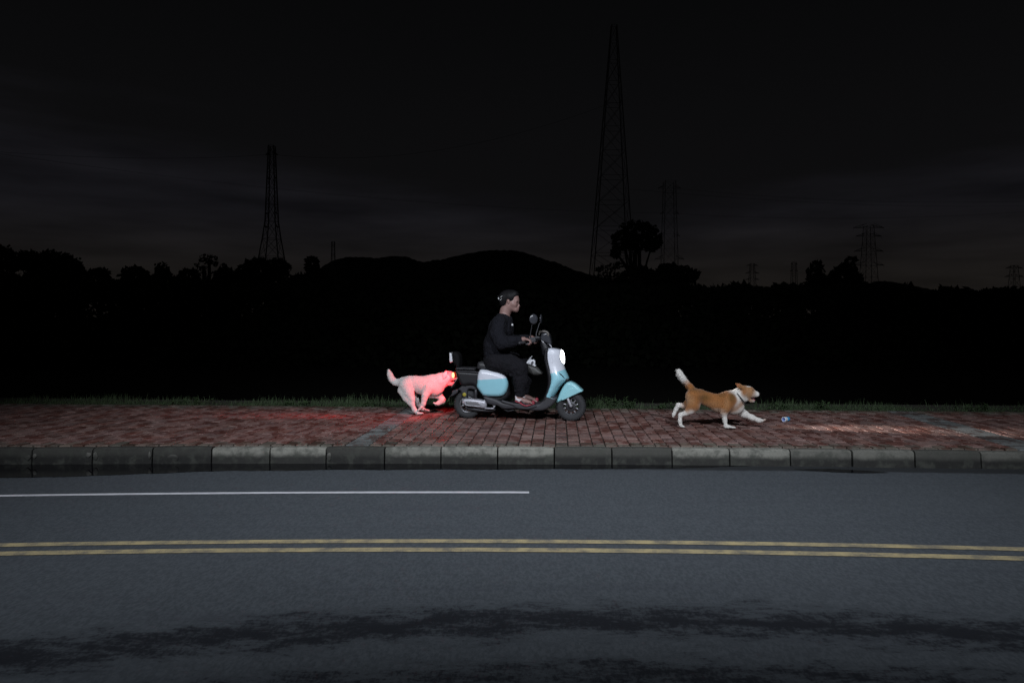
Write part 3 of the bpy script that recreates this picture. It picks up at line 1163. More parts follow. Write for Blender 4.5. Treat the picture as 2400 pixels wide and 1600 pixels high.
tree("broadleaf_tree", "dark tree cut by the left edge of the picture, tallest there", [(0, 612, 32, 36), (-60, 620, 60, 45), (10, 680, 60, 40)], 62)
tree("broadleaf_tree", "broad dark dome-crowned tree second from the left edge", [(110, 618, 62, 30), (70, 612, 32, 22), (150, 640, 46, 36), (110, 680, 90, 40)], 66)
tree("broadleaf_tree", "low pointed tree right of the broad dome-crowned tree", [(236, 655, 26, 24), (235, 640, 10, 12), (265, 672, 30, 18)], 70)
tree("broadleaf_tree", "rounded tree right of the dip in the left treeline", [(322, 648, 30, 23), (315, 680, 40, 26)], 64)
tree("broadleaf_tree", "tree with a small peaked top between two rounded left trees", [(382, 636, 13, 20), (380, 662, 34, 22)], 72)
tree("broadleaf_tree", "low rounded tree left of the airy gapped tree", [(440, 648, 26, 18), (432, 672, 36, 22)], 68)
tree("airy_tree", "airy tree with sky showing through its crown left of pylon", [(496, 609, 24, 12), (478, 624, 14, 9), (512, 622, 12, 10), (486, 641, 13, 8)], 66, trunks=((490, 612), (478, 625)), size=0.22, dens=60)
tree("broadleaf_tree", "small round tree right of the airy gapped tree", [(527, 648, 24, 20), (520, 676, 40, 22)], 63)
tree("broadleaf_tree", "wide lumpy tree standing before the left pylon's feet", [(600, 630, 32, 25), (650, 628, 30, 20), (575, 645, 26, 24), (620, 668, 62, 30)], 60)
tree("broadleaf_tree", "low tree right of the left pylon", [(700, 660, 26, 18), (695, 682, 36, 20)], 70)
tree("column_tree", "slim upright tree at the left end of the hill", [(735, 622, 13, 20), (738, 650, 22, 26), (750, 675, 30, 22)], 58)
tree("broadleaf_tree", "tall tree with a broad raised crown over bare trunks beside the giant pylon", [(1495, 540, 42, 23), (1460, 563, 25, 24), (1533, 562, 20, 24), (1446, 588, 12, 15), (1500, 566, 40, 18), (1522, 580, 16, 10)], 60, trunks=((1490, 590), (1478, 585), (1500, 588)), size=0.24, dens=130)
tree("airy_tree", "sparse low tree at the foot of the giant pylon", [(1418, 632, 22, 10), (1445, 622, 20, 8), (1408, 650, 18, 12), (1450, 655, 22, 18), (1430, 690, 60, 22)], 63, trunks=((1430, 640), (1448, 640)), size=0.2, dens=70)
tree("broadleaf_tree", "low bushy tree under the tall raised crown", [(1502, 637, 30, 14), (1480, 648, 26, 18), (1530, 660, 36, 26), (1500, 690, 70, 22)], 61, trunks=((1505, 640), (1520, 655)))
tree("broadleaf_tree", "wide bushy tree right of the tall raised crown", [(1570, 634, 30, 17), (1600, 648, 30, 22), (1560, 660, 40, 24)], 59)
tree("conifer_tree", "left one of two pointed conifers on the right", [(1918, 624, 6, 12), (1918, 642, 17, 16), (1918, 666, 30, 22), (1910, 690, 46, 20)], 64, trunks=((1918, 640),))
tree("conifer_tree", "right, taller one of two pointed conifers on the right", [(1988, 615, 6, 12), (1985, 632, 20, 15), (1978, 654, 40, 22), (1995, 680, 56, 24)], 62, trunks=((1986, 632),))

# thicket that closes the field: one uncountable mass
mb = MB()
for i in range(3400):
    x = random.uniform(-52, 52)
    Y = random.uniform(50, 57)
    px = 1200 + F * x / Y
    top = 670 + 8 * min(1, max(0, (px - 900) / 500)) + 9 * min(1, max(0, (px - 1900) / 300))
    top += 4 * math.sin(px * .05) + 3 * math.sin(px * .13) + random.uniform(0, 8)
    zt = HC - (top - HY) / F * Y
    z = random.uniform(-2.8, zt - 0.35) if random.random() < 0.6 else zt - 0.4
    rr = random.uniform(0.6, 1.0)
    leaf_cloud([(x, Y, z, rr, rr, rr * 0.9)], 15, 0.34, Y, mb)
o = mb.build("thicket_undergrowth", M['leaf'])
o['kind'] = 'stuff'
tag(o, "low black thicket of bushes running across behind the pavement", "thicket")


def hill(name, prof_px, Y, depth):
    vs, fs = [], []
    k = Y / F
    pts = closed = []
    P = np.array(prof_px, float)
    X = np.arange(P[0, 0], P[-1, 0] + 1, 6.0)
    T = np.interp(X, P[:, 0], P[:, 1])
    ker = np.ones(7) / 7
    T = np.convolve(np.pad(T, 3, mode='edge'), ker, 'valid')
    T = T + RNG.normal(0, 0.7, len(T))
    rows = [(-0.25, 0.0), (-0.12, .55), (0, 1.0), (0.15, .8), (0.5, 0.0)]
    for x, t in zip(X, T):
        zt = HC - (t - HY) * k
        for dy, hgt in rows:
            yy = Y + dy * depth
            vs.append(((x - 1200) * k, yy, -3.5 + (zt + 3.5) * hgt))
    m = len(rows)
    for i in range(len(X) - 1):
        for j in range(m - 1):
            fs.append((i * m + j, i * m + m + j, i * m + m + j + 1, i * m + j + 1))
    return structure(mesh_obj(name, vs, fs, M['hill']))


hill("hill", [(690, 690), (740, 640), (765, 616), (800, 603), (850, 602), (885, 606), (930, 598), (960, 604), (985, 613), (1020, 620), (1100, 640), (1200, 690)], 900, 300)
hill("hill", [(900, 690), (950, 630), (1000, 611), (1050, 606), (1100, 592), (1150, 586), (1200, 586), (1240, 593), (1265, 606), (1300, 613), (1340, 630), (1390, 646), (1460, 660), (1560, 690)], 620, 250)
hill("hill", [(1990, 690), (2040, 660), (2070, 657), (2110, 663), (2150, 672), (2200, 681), (2300, 686), (2450, 690), (2600, 700)], 800, 250)


# ------------------------------------------------------------------ pylons and wires
def pylon(label, px, top, base_py, hw_base, hw_top, Y, arms, bays, thick=0.16, waist=None, lean=0.0, group="lattice pylons"):
    k = Y / F
    zb, zt = -3.0, HC - (top - HY) * k
    zb_vis = HC - (base_py - HY) * k
    root = thing("lattice_pylon", label, "pylon", ((px - 1200) * k, Y, zb), 0.0, group)
    Ht = zt - zb

    def hw(z):
        # half width in metres at height z above the foot
        t = (z + zb - zb_vis) / (zt - zb_vis)
        if waist:
            tw, ww = waist
            if t < tw:
                return (hw_base + (ww - hw_base) * t / tw) * k
            return (ww + (hw_top - ww) * (t - tw) / (1 - tw)) * k
        return (hw_base + (hw_top - hw_base) * t) * k

    def cx(z):
        return lean * k * z / Ht

    lev = [Ht * (1 - (1 - i / bays) ** 1.15) for i in range(bays + 1)]
    for sx in (-1, 1):
        for sy in (-1, 1):
            legs = MB()
            for a, b in zip(lev[:-1], lev[1:]):
                legs.bar((cx(a) + sx * hw(a), sy * hw(a), a), (cx(b) + sx * hw(b), sy * hw(b), b), thick)
            legs.build("tower_leg", M['steel'], root)
    br = MB()
    for a, b in zip(lev[:-1], lev[1:]):
        for sx, sy, ex, ey in ((-1, -1, 1, -1), (-1, 1, 1, 1), (-1, -1, -1, 1), (1, -1, 1, 1)):
            br.bar((cx(a) + sx * hw(a), sy * hw(a), a), (cx(b) + ex * hw(b), ey * hw(b), b), thick * .34)
            br.bar((cx(b) + sx * hw(b), sy * hw(b), b), (cx(a) + ex * hw(a), ey * hw(a), a), thick * .34)
            br.bar((cx(b) + sx * hw(b), sy * hw(b), b), (cx(b) + ex * hw(b), ey * hw(b), b), thick * .34)
    br.build("bracing", M['steel'], root)["kind"] = "stuff"
    for (ap, half) in arms:
        z = HC - (ap - HY) * k - zb
        hl = half * k
        for sx in (-1, 1):
            am = MB()
            tip = (cx(z) + sx * hl, 0, z - 0.02 * hl)
            for sy in (-1, 1):
                am.bar((cx(z) + sx * hw(z), sy * hw(z), z), tip, thick * .6)
                am.bar((cx(z) + sx * hw(z), sy * hw(z), z + hl * .22), tip, thick * .6)
            mid = (cx(z) + sx * (hw(z) + hl) / 2, 0, z)
            am.bar((cx(z) + sx * hw(z), 0, z + hl * .22), mid, thick * .4)
            am.bar(tip, (tip[0], 0, z - hl * .16), thick * .34)
            am.build("cross_arm", M['steel'], root)


pylon("dark lattice pylon standing behind the wide lumpy tree on the left", 637, 342, 608, 23, 6, 170, [(362, 14), (418, 11), (500, 13), (532, 15)], 11, 0.15, waist=(0.30, 12))
pylon("giant faint lattice pylon rising behind the tall raised-crown tree", 1431, 60, 645, 46, 6, 150, [(240, 17), (180, 14)], 13, 0.11, lean=8)
pylon("medium lattice pylon just right of the tall raised-crown tree", 1569, 425, 640, 17, 12, 210, [(440, 26), (500, 22), (552, 24), (606, 34)], 10, 0.075)
pylon("lattice pylon with three wide arms behind the right conifer", 2036, 530, 665, 15, 8, 260, [(533, 36), (553, 30), (588, 34), (621, 36)], 9, 0.11)
pylon("tiny far pylon left one of the pair before the conifers", 1763, 618, 690, 8, 4, 520, [(622, 14), (640, 16), (655, 16)], 7, 0.16)
pylon("tiny far pylon right one of the pair before the conifers", 1861, 614, 690, 7, 4, 540, [(619, 8), (635, 9)], 7, 0.16)
pylon("small far pylon near the right edge of the picture", 2377, 622, 695, 10, 5, 420, [(628, 20), (648, 22)], 7, 0.16)
pylon("very slim far pylon above the left end of the hill", 781, 566, 620, 4, 3, 480, [(570, 5)], 7, 0.16)


def wire(label, ax, ay, Ya, bx, by, Yb, sag):
    A = np.array(((ax - 1200) / F * Ya, Ya, HC - (ay - HY) / F * Ya))
    B = np.array(((bx - 1200) / F * Yb, Yb, HC - (by - HY) / F * Yb))
    pts = []
    for i in range(25):
        t = i / 24
        p = A + (B - A) * t
        p[2] -= sag * 4 * t * (1 - t)
        pts.append(p)
    o = tube("power_line", pts, 0.022, M['wire'], None, 4, round_ends=False)
    tag(o, label, "power line", "power lines between the pylons")


wire("power line from the left edge down to the left pylon, topmost", -60, 352, 120, 637, 362, 170, 1.2)
wire("power line from the left pylon's top to the giant pylon", 637, 362, 170, 1436, 240, 150, 5)
wire("power line crossing low from the left edge towards the right pylon", -60, 352, 150, 1569, 500, 210, 3.0)
wire("power line between the medium pylon and right edge, upper", 1569, 440, 210, 2460, 470, 200, 2.0)
wire("power line between the medium pylon and right edge, lower", 1569, 500, 210, 2460, 492, 200, 2.0)
wire("power line from the giant pylon to the far right", 1436, 440, 160, 2460, 480, 230, 2.0)

# street lamps themselves (out of view, across the road behind the camera)
for (pos, aim, power), lo in zip(LAMPS, lamp_lights):
    side = 'left' if pos[0] < 0 else 'right'
    root = thing("street_lamp", "grey street lamp across the road behind the camera, %s one" % side, "street lamp", (pos[0], -6.0, ROAD_Z), 0, "street lamps")
    z = pos[2] - ROAD_Z
    tube("pole", [(0, 0, 0), (0, 0, z - 0.6), (0, 0.5, z + .05)], [0.09, 0.07, 0.06], M['lamp_metal'], root)
    tube("arm", [(0, 0.45, z + .03), (0, pos[1] + 5.6, z + 0.18)], [0.05, 0.04], M['lamp_metal'], root)
    hd = MB()
    ya = pos[1] + 6.0
    v, f = puff_data([(-0.16, z + .09), (0.16, z + .09), (0.13, z + .22), (-0.13, z + .22)], ya - 0.1, 0.34, 0.03, spline=False)
    hd.add(v, f)
    hd.build("lamp_head", M['lamp_metal'], root, True)

# ================================================================== SCOOTER
SF = Frame(0.075, 8.04, 10.5)
c1 = lambda x, y: (1000 + x / 3.92, 640 + y / 3.92)
c5 = lambda x, y: (1040 + x / 7.84, 800 + y / 7.84)
c6 = lambda x, y: (1200 + x / 7.125, 780 + y / 7.125)
cb = lambda x, y: (1040 + x / 13.07, 810 + y / 13.07)
hn = lambda x, y: (1140 + x / 17.42, 670 + y / 17.42)
hb = lambda x, y: (1210 + x / 17.42, 720 + y / 17.42)


def O2(c, pts, t=0.0):
    """outline of crop coordinates -> local (x, z)"""
    out = []
    for p in pts:
        q = SF.L(*c(*p), t)
        out.append((q[0], q[2]))
    return out


def P3(c, x, y, t=0.0):
    return SF.L(*c(x, y), t)


sco = SF.root("motor_scooter", "mint green and white electric scooter with headlight on, ridden along the red pavement", "scooter")

# wheels
def wheel(cx, cz, r, w2, parent, spokes, front):
    wv, wf = lathe_y([(r * .56, -w2 * .62), (r * .66, -w2 * .92), (r * .84, -w2), (r * .95, -w2 * .72), (r, -w2 * .3), (r * 1.004, 0), (r, w2 * .3), (r * .95, w2 * .72), (r * .84, w2), (r * .66, w2 * .92), (r * .56, w2 * .62)], cx, cz, 0, 48)
    root = bpy.data.objects.new("wheel", None)
    link(root, parent)
    mesh_obj("tyre", wv, wf, M['rubber'], root)
    tr = MB()
    for k in range(30):                                   # tread blocks stand proud of the tyre
        a = 2 * math.pi * k / 30
        for sy in (-1, 1):
            p = np.array((cx + r * .985 * math.cos(a), sy * w2 * .42, cz + r * .985 * math.sin(a)))
            q = np.array((cx + r * .93 * math.cos(a + .07), sy * w2 * .80, cz + r * .93 * math.sin(a + .07)))
            tr.add(*tube_data([p, q], [0.008, 0.006], 4, round_ends=False))
    tr.build("tread", M['rubber'], root)["kind"] = "stuff"
    rv, rf = lathe_y([(r * .57, -w2 * .66), (r * .54, -w2 * .7), (r * .50, -w2 * .45), (r * .48, 0), (r * .50, w2 * .45), (r * .54, w2 * .7), (r * .57, w2 * .66)], cx, cz, 0, 40)
    hv, hf = lathe_y([(0.002, -w2 * .7), (r * .17, -w2 * .7), (r * .20, -w2 * .5), (r * .20, w2 * .5), (r * .17, w2 * .7), (0.002, w2 * .7)], cx, cz, 0, 20)
    mesh_obj("rim", rv, rf, M['alloy'] if not front else M['dark_metal'], root)
    mesh_obj("hub", hv, hf, M['alloy'] if not front else M['dark_metal'], root)
    for k in range(spokes):
        a = 2 * math.pi * k / spokes + .2
        a0, a1 = np.array((cx + r * .18 * math.cos(a), -w2 * .25, cz + r * .18 * math.sin(a))), np.array((cx + r * .52 * math.cos(a + .12), -w2 * .35, cz + r * .52 * math.sin(a + .12)))
        tube("spoke", [a0, a1], [0.012, 0.010], M['alloy'], root, 6)
    return root


fw = P3(c6, 988, 1223, 0.0)
rw = SF.L(1097.4, 946.5, 0.0)
RF, RR = fw[2], rw[2]
wheel(fw[0], RF, RF - 0.001, 0.05, sco, 10, True)
wheel(rw[0], RR, RR - 0.001, 0.052, sco, 6, False)
tv, tf = lathe_y([(0.03, -.034), (.058, -.034), (.060, -.032), (.058, -.03)], fw[0], fw[2], 0, 28)
mesh_obj("brake_disc", tv, tf, M['dark_metal'], sco)

# front fork
for t in (0.068, -0.068):
    a = P3(c6, 905, 1010, 0.0); b = (fw[0], 0, fw[2])
    tube("fork_leg", [(a[0], -t * .8, a[2]), (b[0] + .004, -t, b[2] + .01)], [0.017, 0.015], M['silver'], sco)

# front fender
fo = [(742, 1168), (770, 1075), (805, 985), (850, 900), (900, 838), (945, 812), (1010, 826), (1085, 872), (1145, 930), (1186, 970), (1120, 1002), (1000, 1060), (880, 1112)]
fender = puff("front_fender", O2(c6, fo, 0.06), 0, 0.078, 0.034, M['mint'], sco, bulge=0.006)
fl = [(832, 1128), (850, 1062), (890, 990), (950, 930), (1030, 915), (1110, 940), (1176, 971), (1100, 1008), (960, 1074)]
fl2 = puff("fender_flare", O2(c6, fl, 0.08), -0.077, 0.012, 0.006, M['mint'], fender, per=4)

# front shield with the lamp pod
lev = [(250, 640, 690), (258, 600, 745), (272, 576, 800), (292, 562, 832), (350, 552, 853), (430, 560, 861), (500, 583, 862), (550, 600, 868), (620, 628, 892), (700, 652, 930), (750, 659, 950), (775, 660, 948), (800, 658, 912), (850, 650, 852), (900, 636, 806), (950, 618, 776), (1000, 600, 745), (1050, 580, 712), (1066, 577, 704), (1095, 690, 696)]
wid = [0.05, .085, .105, .118, .126, .128, .130, .134, .142, .155, .160, .163, .165, .168, .17, .17, .168, .165, .162, .155]
NTH = 24
SL = []
for (y, xr, xf), w_ in zip(lev, wid):
    r = P3(c6, xr, y, w_ * .9); f_ = P3(c6, xf, y, 0.03)
    SL.append((r[0], f_[0], (r[2] + f_[2]) / 2, w_, r[2], f_[2], y))


def shield_pt(yc, th):
    ys = [q[6] for q in SL]
    i = max(0, min(len(SL) - 2, int(np.searchsorted(ys, yc) - 1)))
    t = (yc - ys[i]) / (ys[i + 1] - ys[i])
    g = [SL[i][k] + (SL[i + 1][k] - SL[i][k]) * t for k in range(6)]
    c_, s_ = math.cos(th), math.sin(th)
    cc = max(0.0, c_) ** 0.8
    return np.array((g[0] + (g[1] - g[0]) * cc, g[3] * s_, g[4] + (g[5] - g[4]) * cc))


vs, fs = [], []
yl = []
for i in range(len(lev) - 1):
    for k in range(3):
        yl.append(lev[i][0] + (lev[i + 1][0] - lev[i][0]) * k / 3)
yl.append(lev[-1][0])
for y in yl:
    for k in range(NTH + 1):
        vs.append(shield_pt(y, -math.pi / 2 + math.pi * k / NTH))
n1 = NTH + 1
for i in range(len(yl) - 1):
    for k in range(NTH):
        fs.append((i * n1 + k, i * n1 + k + 1, (i + 1) * n1 + k + 1, (i + 1) * n1 + k))
    fs.append((i * n1 + NTH, i * n1, (i + 1) * n1, (i + 1) * n1 + NTH))
fs.append(tuple(range(n1))); fs.append(tuple((len(yl) - 1) * n1 + k for k in range(n1)))
a = P3(c6, 640, 680, 0.14); b = P3(c6, 900, 600, 0.03)
M['shield'] = two_tone("shield_paint", a[0], a[2], (b[2] - a[2]) / (b[0] - a[0]))
shield = mesh_obj("front_shield", vs, fs, M['shield'], sco)


def shield_patch(name, yc, hy, thc, hth, off, mat, parent, slant=0.0, n=28, rim=0.012):
    vs, fs = [], []
    cen = []
    R = 6
    for q in range(R + 1):
        for k in range(n):
            a = 2 * math.pi * k / n
            f = q / R
            y = yc + hy * f * math.sin(a)
            th = thc + hth * f * math.cos(a) + slant * (y - yc)
            p = shield_pt(y, th)
            nrm = np.array((math.cos(th), math.sin(th), 0.12)); nrm /= np.linalg.norm(nrm)
            vs.append(p + nrm * off * (1.0 - 0.55 * f ** 3))
    for k in range(n):                       # skirt into the panel
        a = 2 * math.pi * k / n
        y = yc + hy * 1.03 * math.sin(a); th = thc + hth * 1.03 * math.cos(a) + slant * (y - yc)
        p = shield_pt(y, th)
        nrm = np.array((math.cos(th), math.sin(th), 0.12)); nrm /= np.linalg.norm(nrm)
        vs.append(p - nrm * 0.006)
    for q in range(R + 1):
        for k in range(n):
            fs.append((q * n + k, q * n + (k + 1) % n, (q + 1) * n + (k + 1) % n, (q + 1) * n + k))
    return mesh_obj(name, vs, fs, mat, parent)


shield_patch("headlight_bezel", 398, 125, 0, math.radians(41), 0.004, M['plastic'], sco)
hl = shield_patch("headlight", 398, 117, 0, math.radians(37), 0.010, M['headlight'], sco)
shield_patch("turn_signal", 705, 48, math.radians(-52), math.radians(3.2), 0.006, M['dark_metal'], sco, slant=0.0030)
shield_patch("turn_signal", 705, 48, math.radians(52), math.radians(3.2), 0.006, M['dark_metal'], sco, slant=-0.0030)
sl = [(885, 775), (905, 768), (940, 772), (946, 785), (930, 800), (905, 806)]
puff("horn_slot", O2(c6, sl, 0.10), -0.062, 0.035, 0.006, M['plastic'], sco, per=4)

# inner leg shield, floor board, body
lg = [(540, 280), (565, 262), (600, 270), (590, 350), (600, 480), (640, 620), (675, 740), (668, 860), (640, 960), (600, 1060), (570, 1130), (500, 1170), (470, 1160), (520, 1090), (560, 990), (588, 880), (592, 770), (575, 650), (548, 520), (530, 400)]
puff("inner_leg_shield", O2(c6, lg, 0.15), 0, 0.155, 0.03, M['plastic'], sco, per=4)
fb = [(520, 1130), (620, 1150), (700, 1185), (800, 1195), (900, 1205), (1020, 1200), (1060, 1165), (1100, 1120), (1150, 1135), (1190, 1150), (1170, 1195), (1120, 1238), (1050, 1264), (940, 1260), (850, 1246), (760, 1248), (700, 1245), (640, 1215), (560, 1200)]
puff("floor_board", O2(c1, fb, 0.14), 0, 0.15, 0.025, M['grey_plastic'], sco, per=4)
pl = [(690, 1165), (790, 1192), (880, 1200), (980, 1206), (1010, 1225), (930, 1250), (830, 1240), (790, 1215), (700, 1190)]
puff("side_trim", O2(c1, pl, 0.16), -0.153, 0.012, 0.006, M['grey_plastic'], sco, per=4)
bd = [(262, 900), (300, 893), (465, 905), (560, 890), (700, 900), (740, 960), (760, 1060), (740, 1150), (640, 1190), (540, 1160), (470, 1080), (420, 1030), (330, 1035), (290, 985)]
puff("under_body", O2(c1, bd, 0.1), 0, 0.12, 0.04, M['plastic'], sco, per=4)
# centre stand below the floor
tube("side_stand", [P3(c1, 690, 1235, .1), P3(c1, 745, 1268, .12), P3(c1, 800, 1258, .14)], [0.011, .011, .009], M['plastic'], sco)

# rear cowl
ro = [(668, 519), (740, 521), (860, 539), (1000, 573), (1100, 620), (1150, 690), (1173, 780), (1165, 860), (1128, 948), (1050, 1012), (900, 1021), (750, 1010), (688, 972), (640, 908), (596, 838), (602, 760), (605, 690), (612, 620), (632, 560)]
a = P3(c5, 605, 708, 0.17); b = P3(c5, 1130, 676, 0.17)
M['cowl'] = two_tone("cowl_paint", a[0], a[2], (b[2] - a[2]) / (b[0] - a[0]))
for sy in (-1, 1):
    out = O2(c5, ro, 0.17)
    puff("rear_cowl", out, sy * 0.125, 0.05, 0.045, M['cowl'], sco, bulge=0.012, per=4, steps=7)

# seat, grab rail, tail
st = [(478, 815), (540, 818), (600, 845), (680, 860), (740, 870), (740, 905), (660, 912), (560, 888), (470, 885), (462, 850)]
puff("seat", O2(c1, st, 0.1), 0, 0.13, 0.045, M['seat'], sco, per=5, steps=6)
pd = [(222, 487), (245, 478), (400, 484), (555, 492), (575, 512), (560, 528), (400, 522), (225, 518)]
puff("pillion_pad", O2(c5, pd, 0.1), 0, 0.115, 0.02, M['seat'], sco, per=4)
tl = [(212, 545), (330, 550), (480, 558), (640, 568), (640, 700), (600, 790), (470, 775), (380, 790), (300, 740), (262, 690), (230, 640)]
puff("tail_body", O2(c5, tl, 0.1), 0, 0.11, 0.03, M['plastic'], sco, per=4)
tube("grab_rail", [P3(c5, 232, 541, .12), P3(c5, 400, 548, .125), P3(c5, 560, 556, .125), P3(c5, 640, 568, .12)], 0.007, M['grey_plastic'], sco, 8)
br = [(160, 205), (190, 192), (235, 197), (290, 260), (300, 380), (285, 480), (240, 480), (215, 420), (175, 385)]
back = puff("backrest", O2(c5, br, 0.05), 0, 0.085, 0.03, M['black'], sco, per=4)
bk = [(97, 212), (112, 206), (140, 228), (158, 290), (165, 345), (155, 378), (132, 388), (108, 386), (100, 330)]
puff("white_reflector", O2(c5, bk, 0.05), 0.0, 0.05, 0.012, M['white_gloss'], back, per=4)
tube("reflector_bracket", [P3(c5, 118, 207, 0.04), P3(c5, 160, 196, .02), P3(c5, 215, 203, 0), P3(c5, 250, 230, 0)], 0.004, M['grey_plastic'], back, 6)

# tail light (built proud of the tail, facing back and to the side)
to = [(150, 590), (172, 572), (190, 580), (193, 630), (183, 662), (160, 665), (148, 635)]
puff("tail_light", O2(c5, to, 0.06), -0.045, 0.020, 0.010, M['tail_core'], sco, per=4)
to2 = [(178, 568), (218, 560), (232, 600), (236, 650), (210, 676), (182, 668), (192, 625)]
puff("tail_lens", O2(c5, to2, 0.06), -0.030, 0.032, 0.012, M['tail_lens'], sco, per=4)

# number plate on its hanger
p0 = P3(c5, 208, 750, 0); p1 = P3(c5, 292, 668, 0)
a0 = P3(c5, 140, 838, .085); a1 = P3(c5, 262, 660, .085)
dx, dz = a1[0] - a0[0], a1[2] - a0[2]
L_ = math.hypot(dx, dz); nx_, nz_ = -dz / L_ * .004, dx / L_ * .004
vs = []
for y in (-0.085, 0.085):
    for (sx, sz) in ((a0[0], a0[2]), (a1[0], a1[2])):
        for q in (1, -1):
            vs.append((sx + nx_ * q, y, sz + nz_ * q))
fs = [(0, 1, 3, 2), (4, 6, 7, 5), (0, 2, 6, 4), (1, 5, 7, 3), (0, 4, 5, 1), (2, 3, 7, 6)]
plate = mesh_obj("number_plate", vs, fs, M['plate'], sco, smooth=False)
ring = [(a0[0], -0.085, a0[2]), (a1[0], -0.085, a1[2]), (a1[0], .085, a1[2]), (a0[0], .085, a0[2]), (a0[0], -0.085, a0[2])]
for a_, b_ in zip(ring[:-1], ring[1:]):
    tube("plate_frame", [a_, b_], 0.005, M['alloy'], plate, 6)
tube("plate_hanger", [((a1[0]), 0, a1[2]), P3(c5, 360, 690, 0)], [0.012, .014], M['plastic'], sco)

# rear hugger and mud flap
hg = [(258, 885), (300, 840), (350, 803), (420, 780), (490, 776), (560, 792), (620, 830), (640, 880), (600, 900), (540, 880), (480, 868), (440, 890), (430, 960), (420, 1040), (352, 1030), (330, 960), (300, 900)]
hug = puff("rear_mudguard", O2(c5, hg, 0.075), -0.03, 0.052, 0.015, M['grey_plastic'], sco, per=4)
mf = [(112, 994), (150, 970), (160, 905), (215, 888), (270, 880), (262, 930), (222, 962), (180, 992), (130, 1003)]
puff("mud_flap", O2(c5, mf, 0.05), 0.0, 0.07, 0.006, M['grey_plastic'], hug, per=4)
q = P3(c5, 377, 974, 0.09)
vv, vf = lathe_y([(0.001, -0.004), (0.020, -0.004), (0.0225, -0.002), (0.0225, 0.004)], q[0], q[2], q[1] + 0.004, 18)
mesh_obj("yellow_sticker", vv, vf, M['yellow_sticker'], hug)

# silver motor cover on the swing arm
mo = [(330, 1112), (338, 1072), (365, 1052), (410, 1047), (520, 1050), (620, 1060), (720, 1076), (770, 1095), (790, 1140), (780, 1200), (745, 1232), (650, 1226), (560, 1212), (450, 1190), (365, 1165), (335, 1145)]
mot = puff("motor_cover", O2(c5, mo, 0.12), -0.095, 0.035, 0.026, M['silver'], sco, bulge=0.006, per=4, steps=6)
ri = [(392, 1130), (400, 1102), (425, 1092), (520, 1098), (620, 1112), (672, 1130), (688, 1160), (680, 1186), (650, 1190), (540, 1180), (450, 1172), (405, 1158)]
lo_ = closed_spline([(q[0], q[1]) for q in O2(c5, ri, 0.13)], 4)
pts = [(q[0], -0.138, q[1]) for q in lo_]
tube("cover_rib", pts + [pts[0]], 0.0055, M['silver'], mot, 6, round_ends=False)
puff("cover_recess", O2(c5, [(x * .9 + 54, y * .9 + 114) for x, y in ri], 0.13), -0.131, 0.007, 0.003, M['alloy'], mot, per=4)
for pa, pb_ in (((740, 1088), (842, 1102)), ((842, 1102), (932, 1188)), ((932, 1188), (905, 1232)), ((905, 1232), (760, 1226))):
    tube("motor_bracket", [P3(c5, *pa, .12), P3(c5, *pb_, .11)], 0.0095, M['silver'], sco, 6)
puff("swing_arm", O2(c5, [(400, 1190), (600, 1225), (800, 1240), (940, 1225), (950, 1262), (860, 1290), (600, 1280), (420, 1240)], 0.07), -0.065, 0.02, 0.01, M['dark_metal'], sco, per=4)
tube("shock_absorber", [P3(c5, 590, 900, .1), P3(c5, 585, 1060, .1)], [0.02, 0.018], M['dark_metal'], sco)

# head stock, dash, bars, levers, mirrors
tube("steering_column", [P3(c6, 590, 330, 0), P3(c6, 520, 150, 0)], [0.06, 0.045], M['plastic'], sco, 14)
dh = [(470, 130), (490, 40), (530, 15), (590, 10), (625, 45), (640, 110), (655, 180), (645, 225), (590, 200), (520, 165)]
puff("dash_pod", O2(c6, [(x, y - 20) for x, y in dh], 0.06), 0, 0.075, 0.03, M['mirror_shell'], sco, per=4)
tube("dash_hood", [P3(hb, 935, 1110, .07), P3(hb, 955, 1000, .07), P3(hb, 1050, 985, .07), P3(hb, 1150, 975, .07), P3(hb, 1260, 1020, .07), P3(hb, 1315, 1100, .07), P3(hb, 1300, 1180, .07)], [0.008, .013, .012, .013, .014, .011, .006], simple("dash_hood_grey", (0.13, 0.12, 0.11), 0.5), sco, 8)
tube("brake_cable", [P3(hb, 1290, 1480, .05), P3(hb, 1370, 1525, .06), P3(hb, 1430, 1600, .07), P3(hb, 1460, 1680, .06)], 0.0055, M['silver'], sco, 6)
tube("cowl_strip", [P3(hb, 1030, 1350, .085), P3(hb, 1110, 1430, .088), P3(hb, 1180, 1530, .085)], [0.004, .008, .004], M['alloy'], sco, 6)
bar_in = P3(c1, 1050, 600, .05); bar_mid = P3(c1, 985, 615, .16); bar_out = P3(c1, 862, 641, .35)
gi = P3(c1, 930, 630, .225)
mir = lambda p: (p[0], -p[1], p[2])
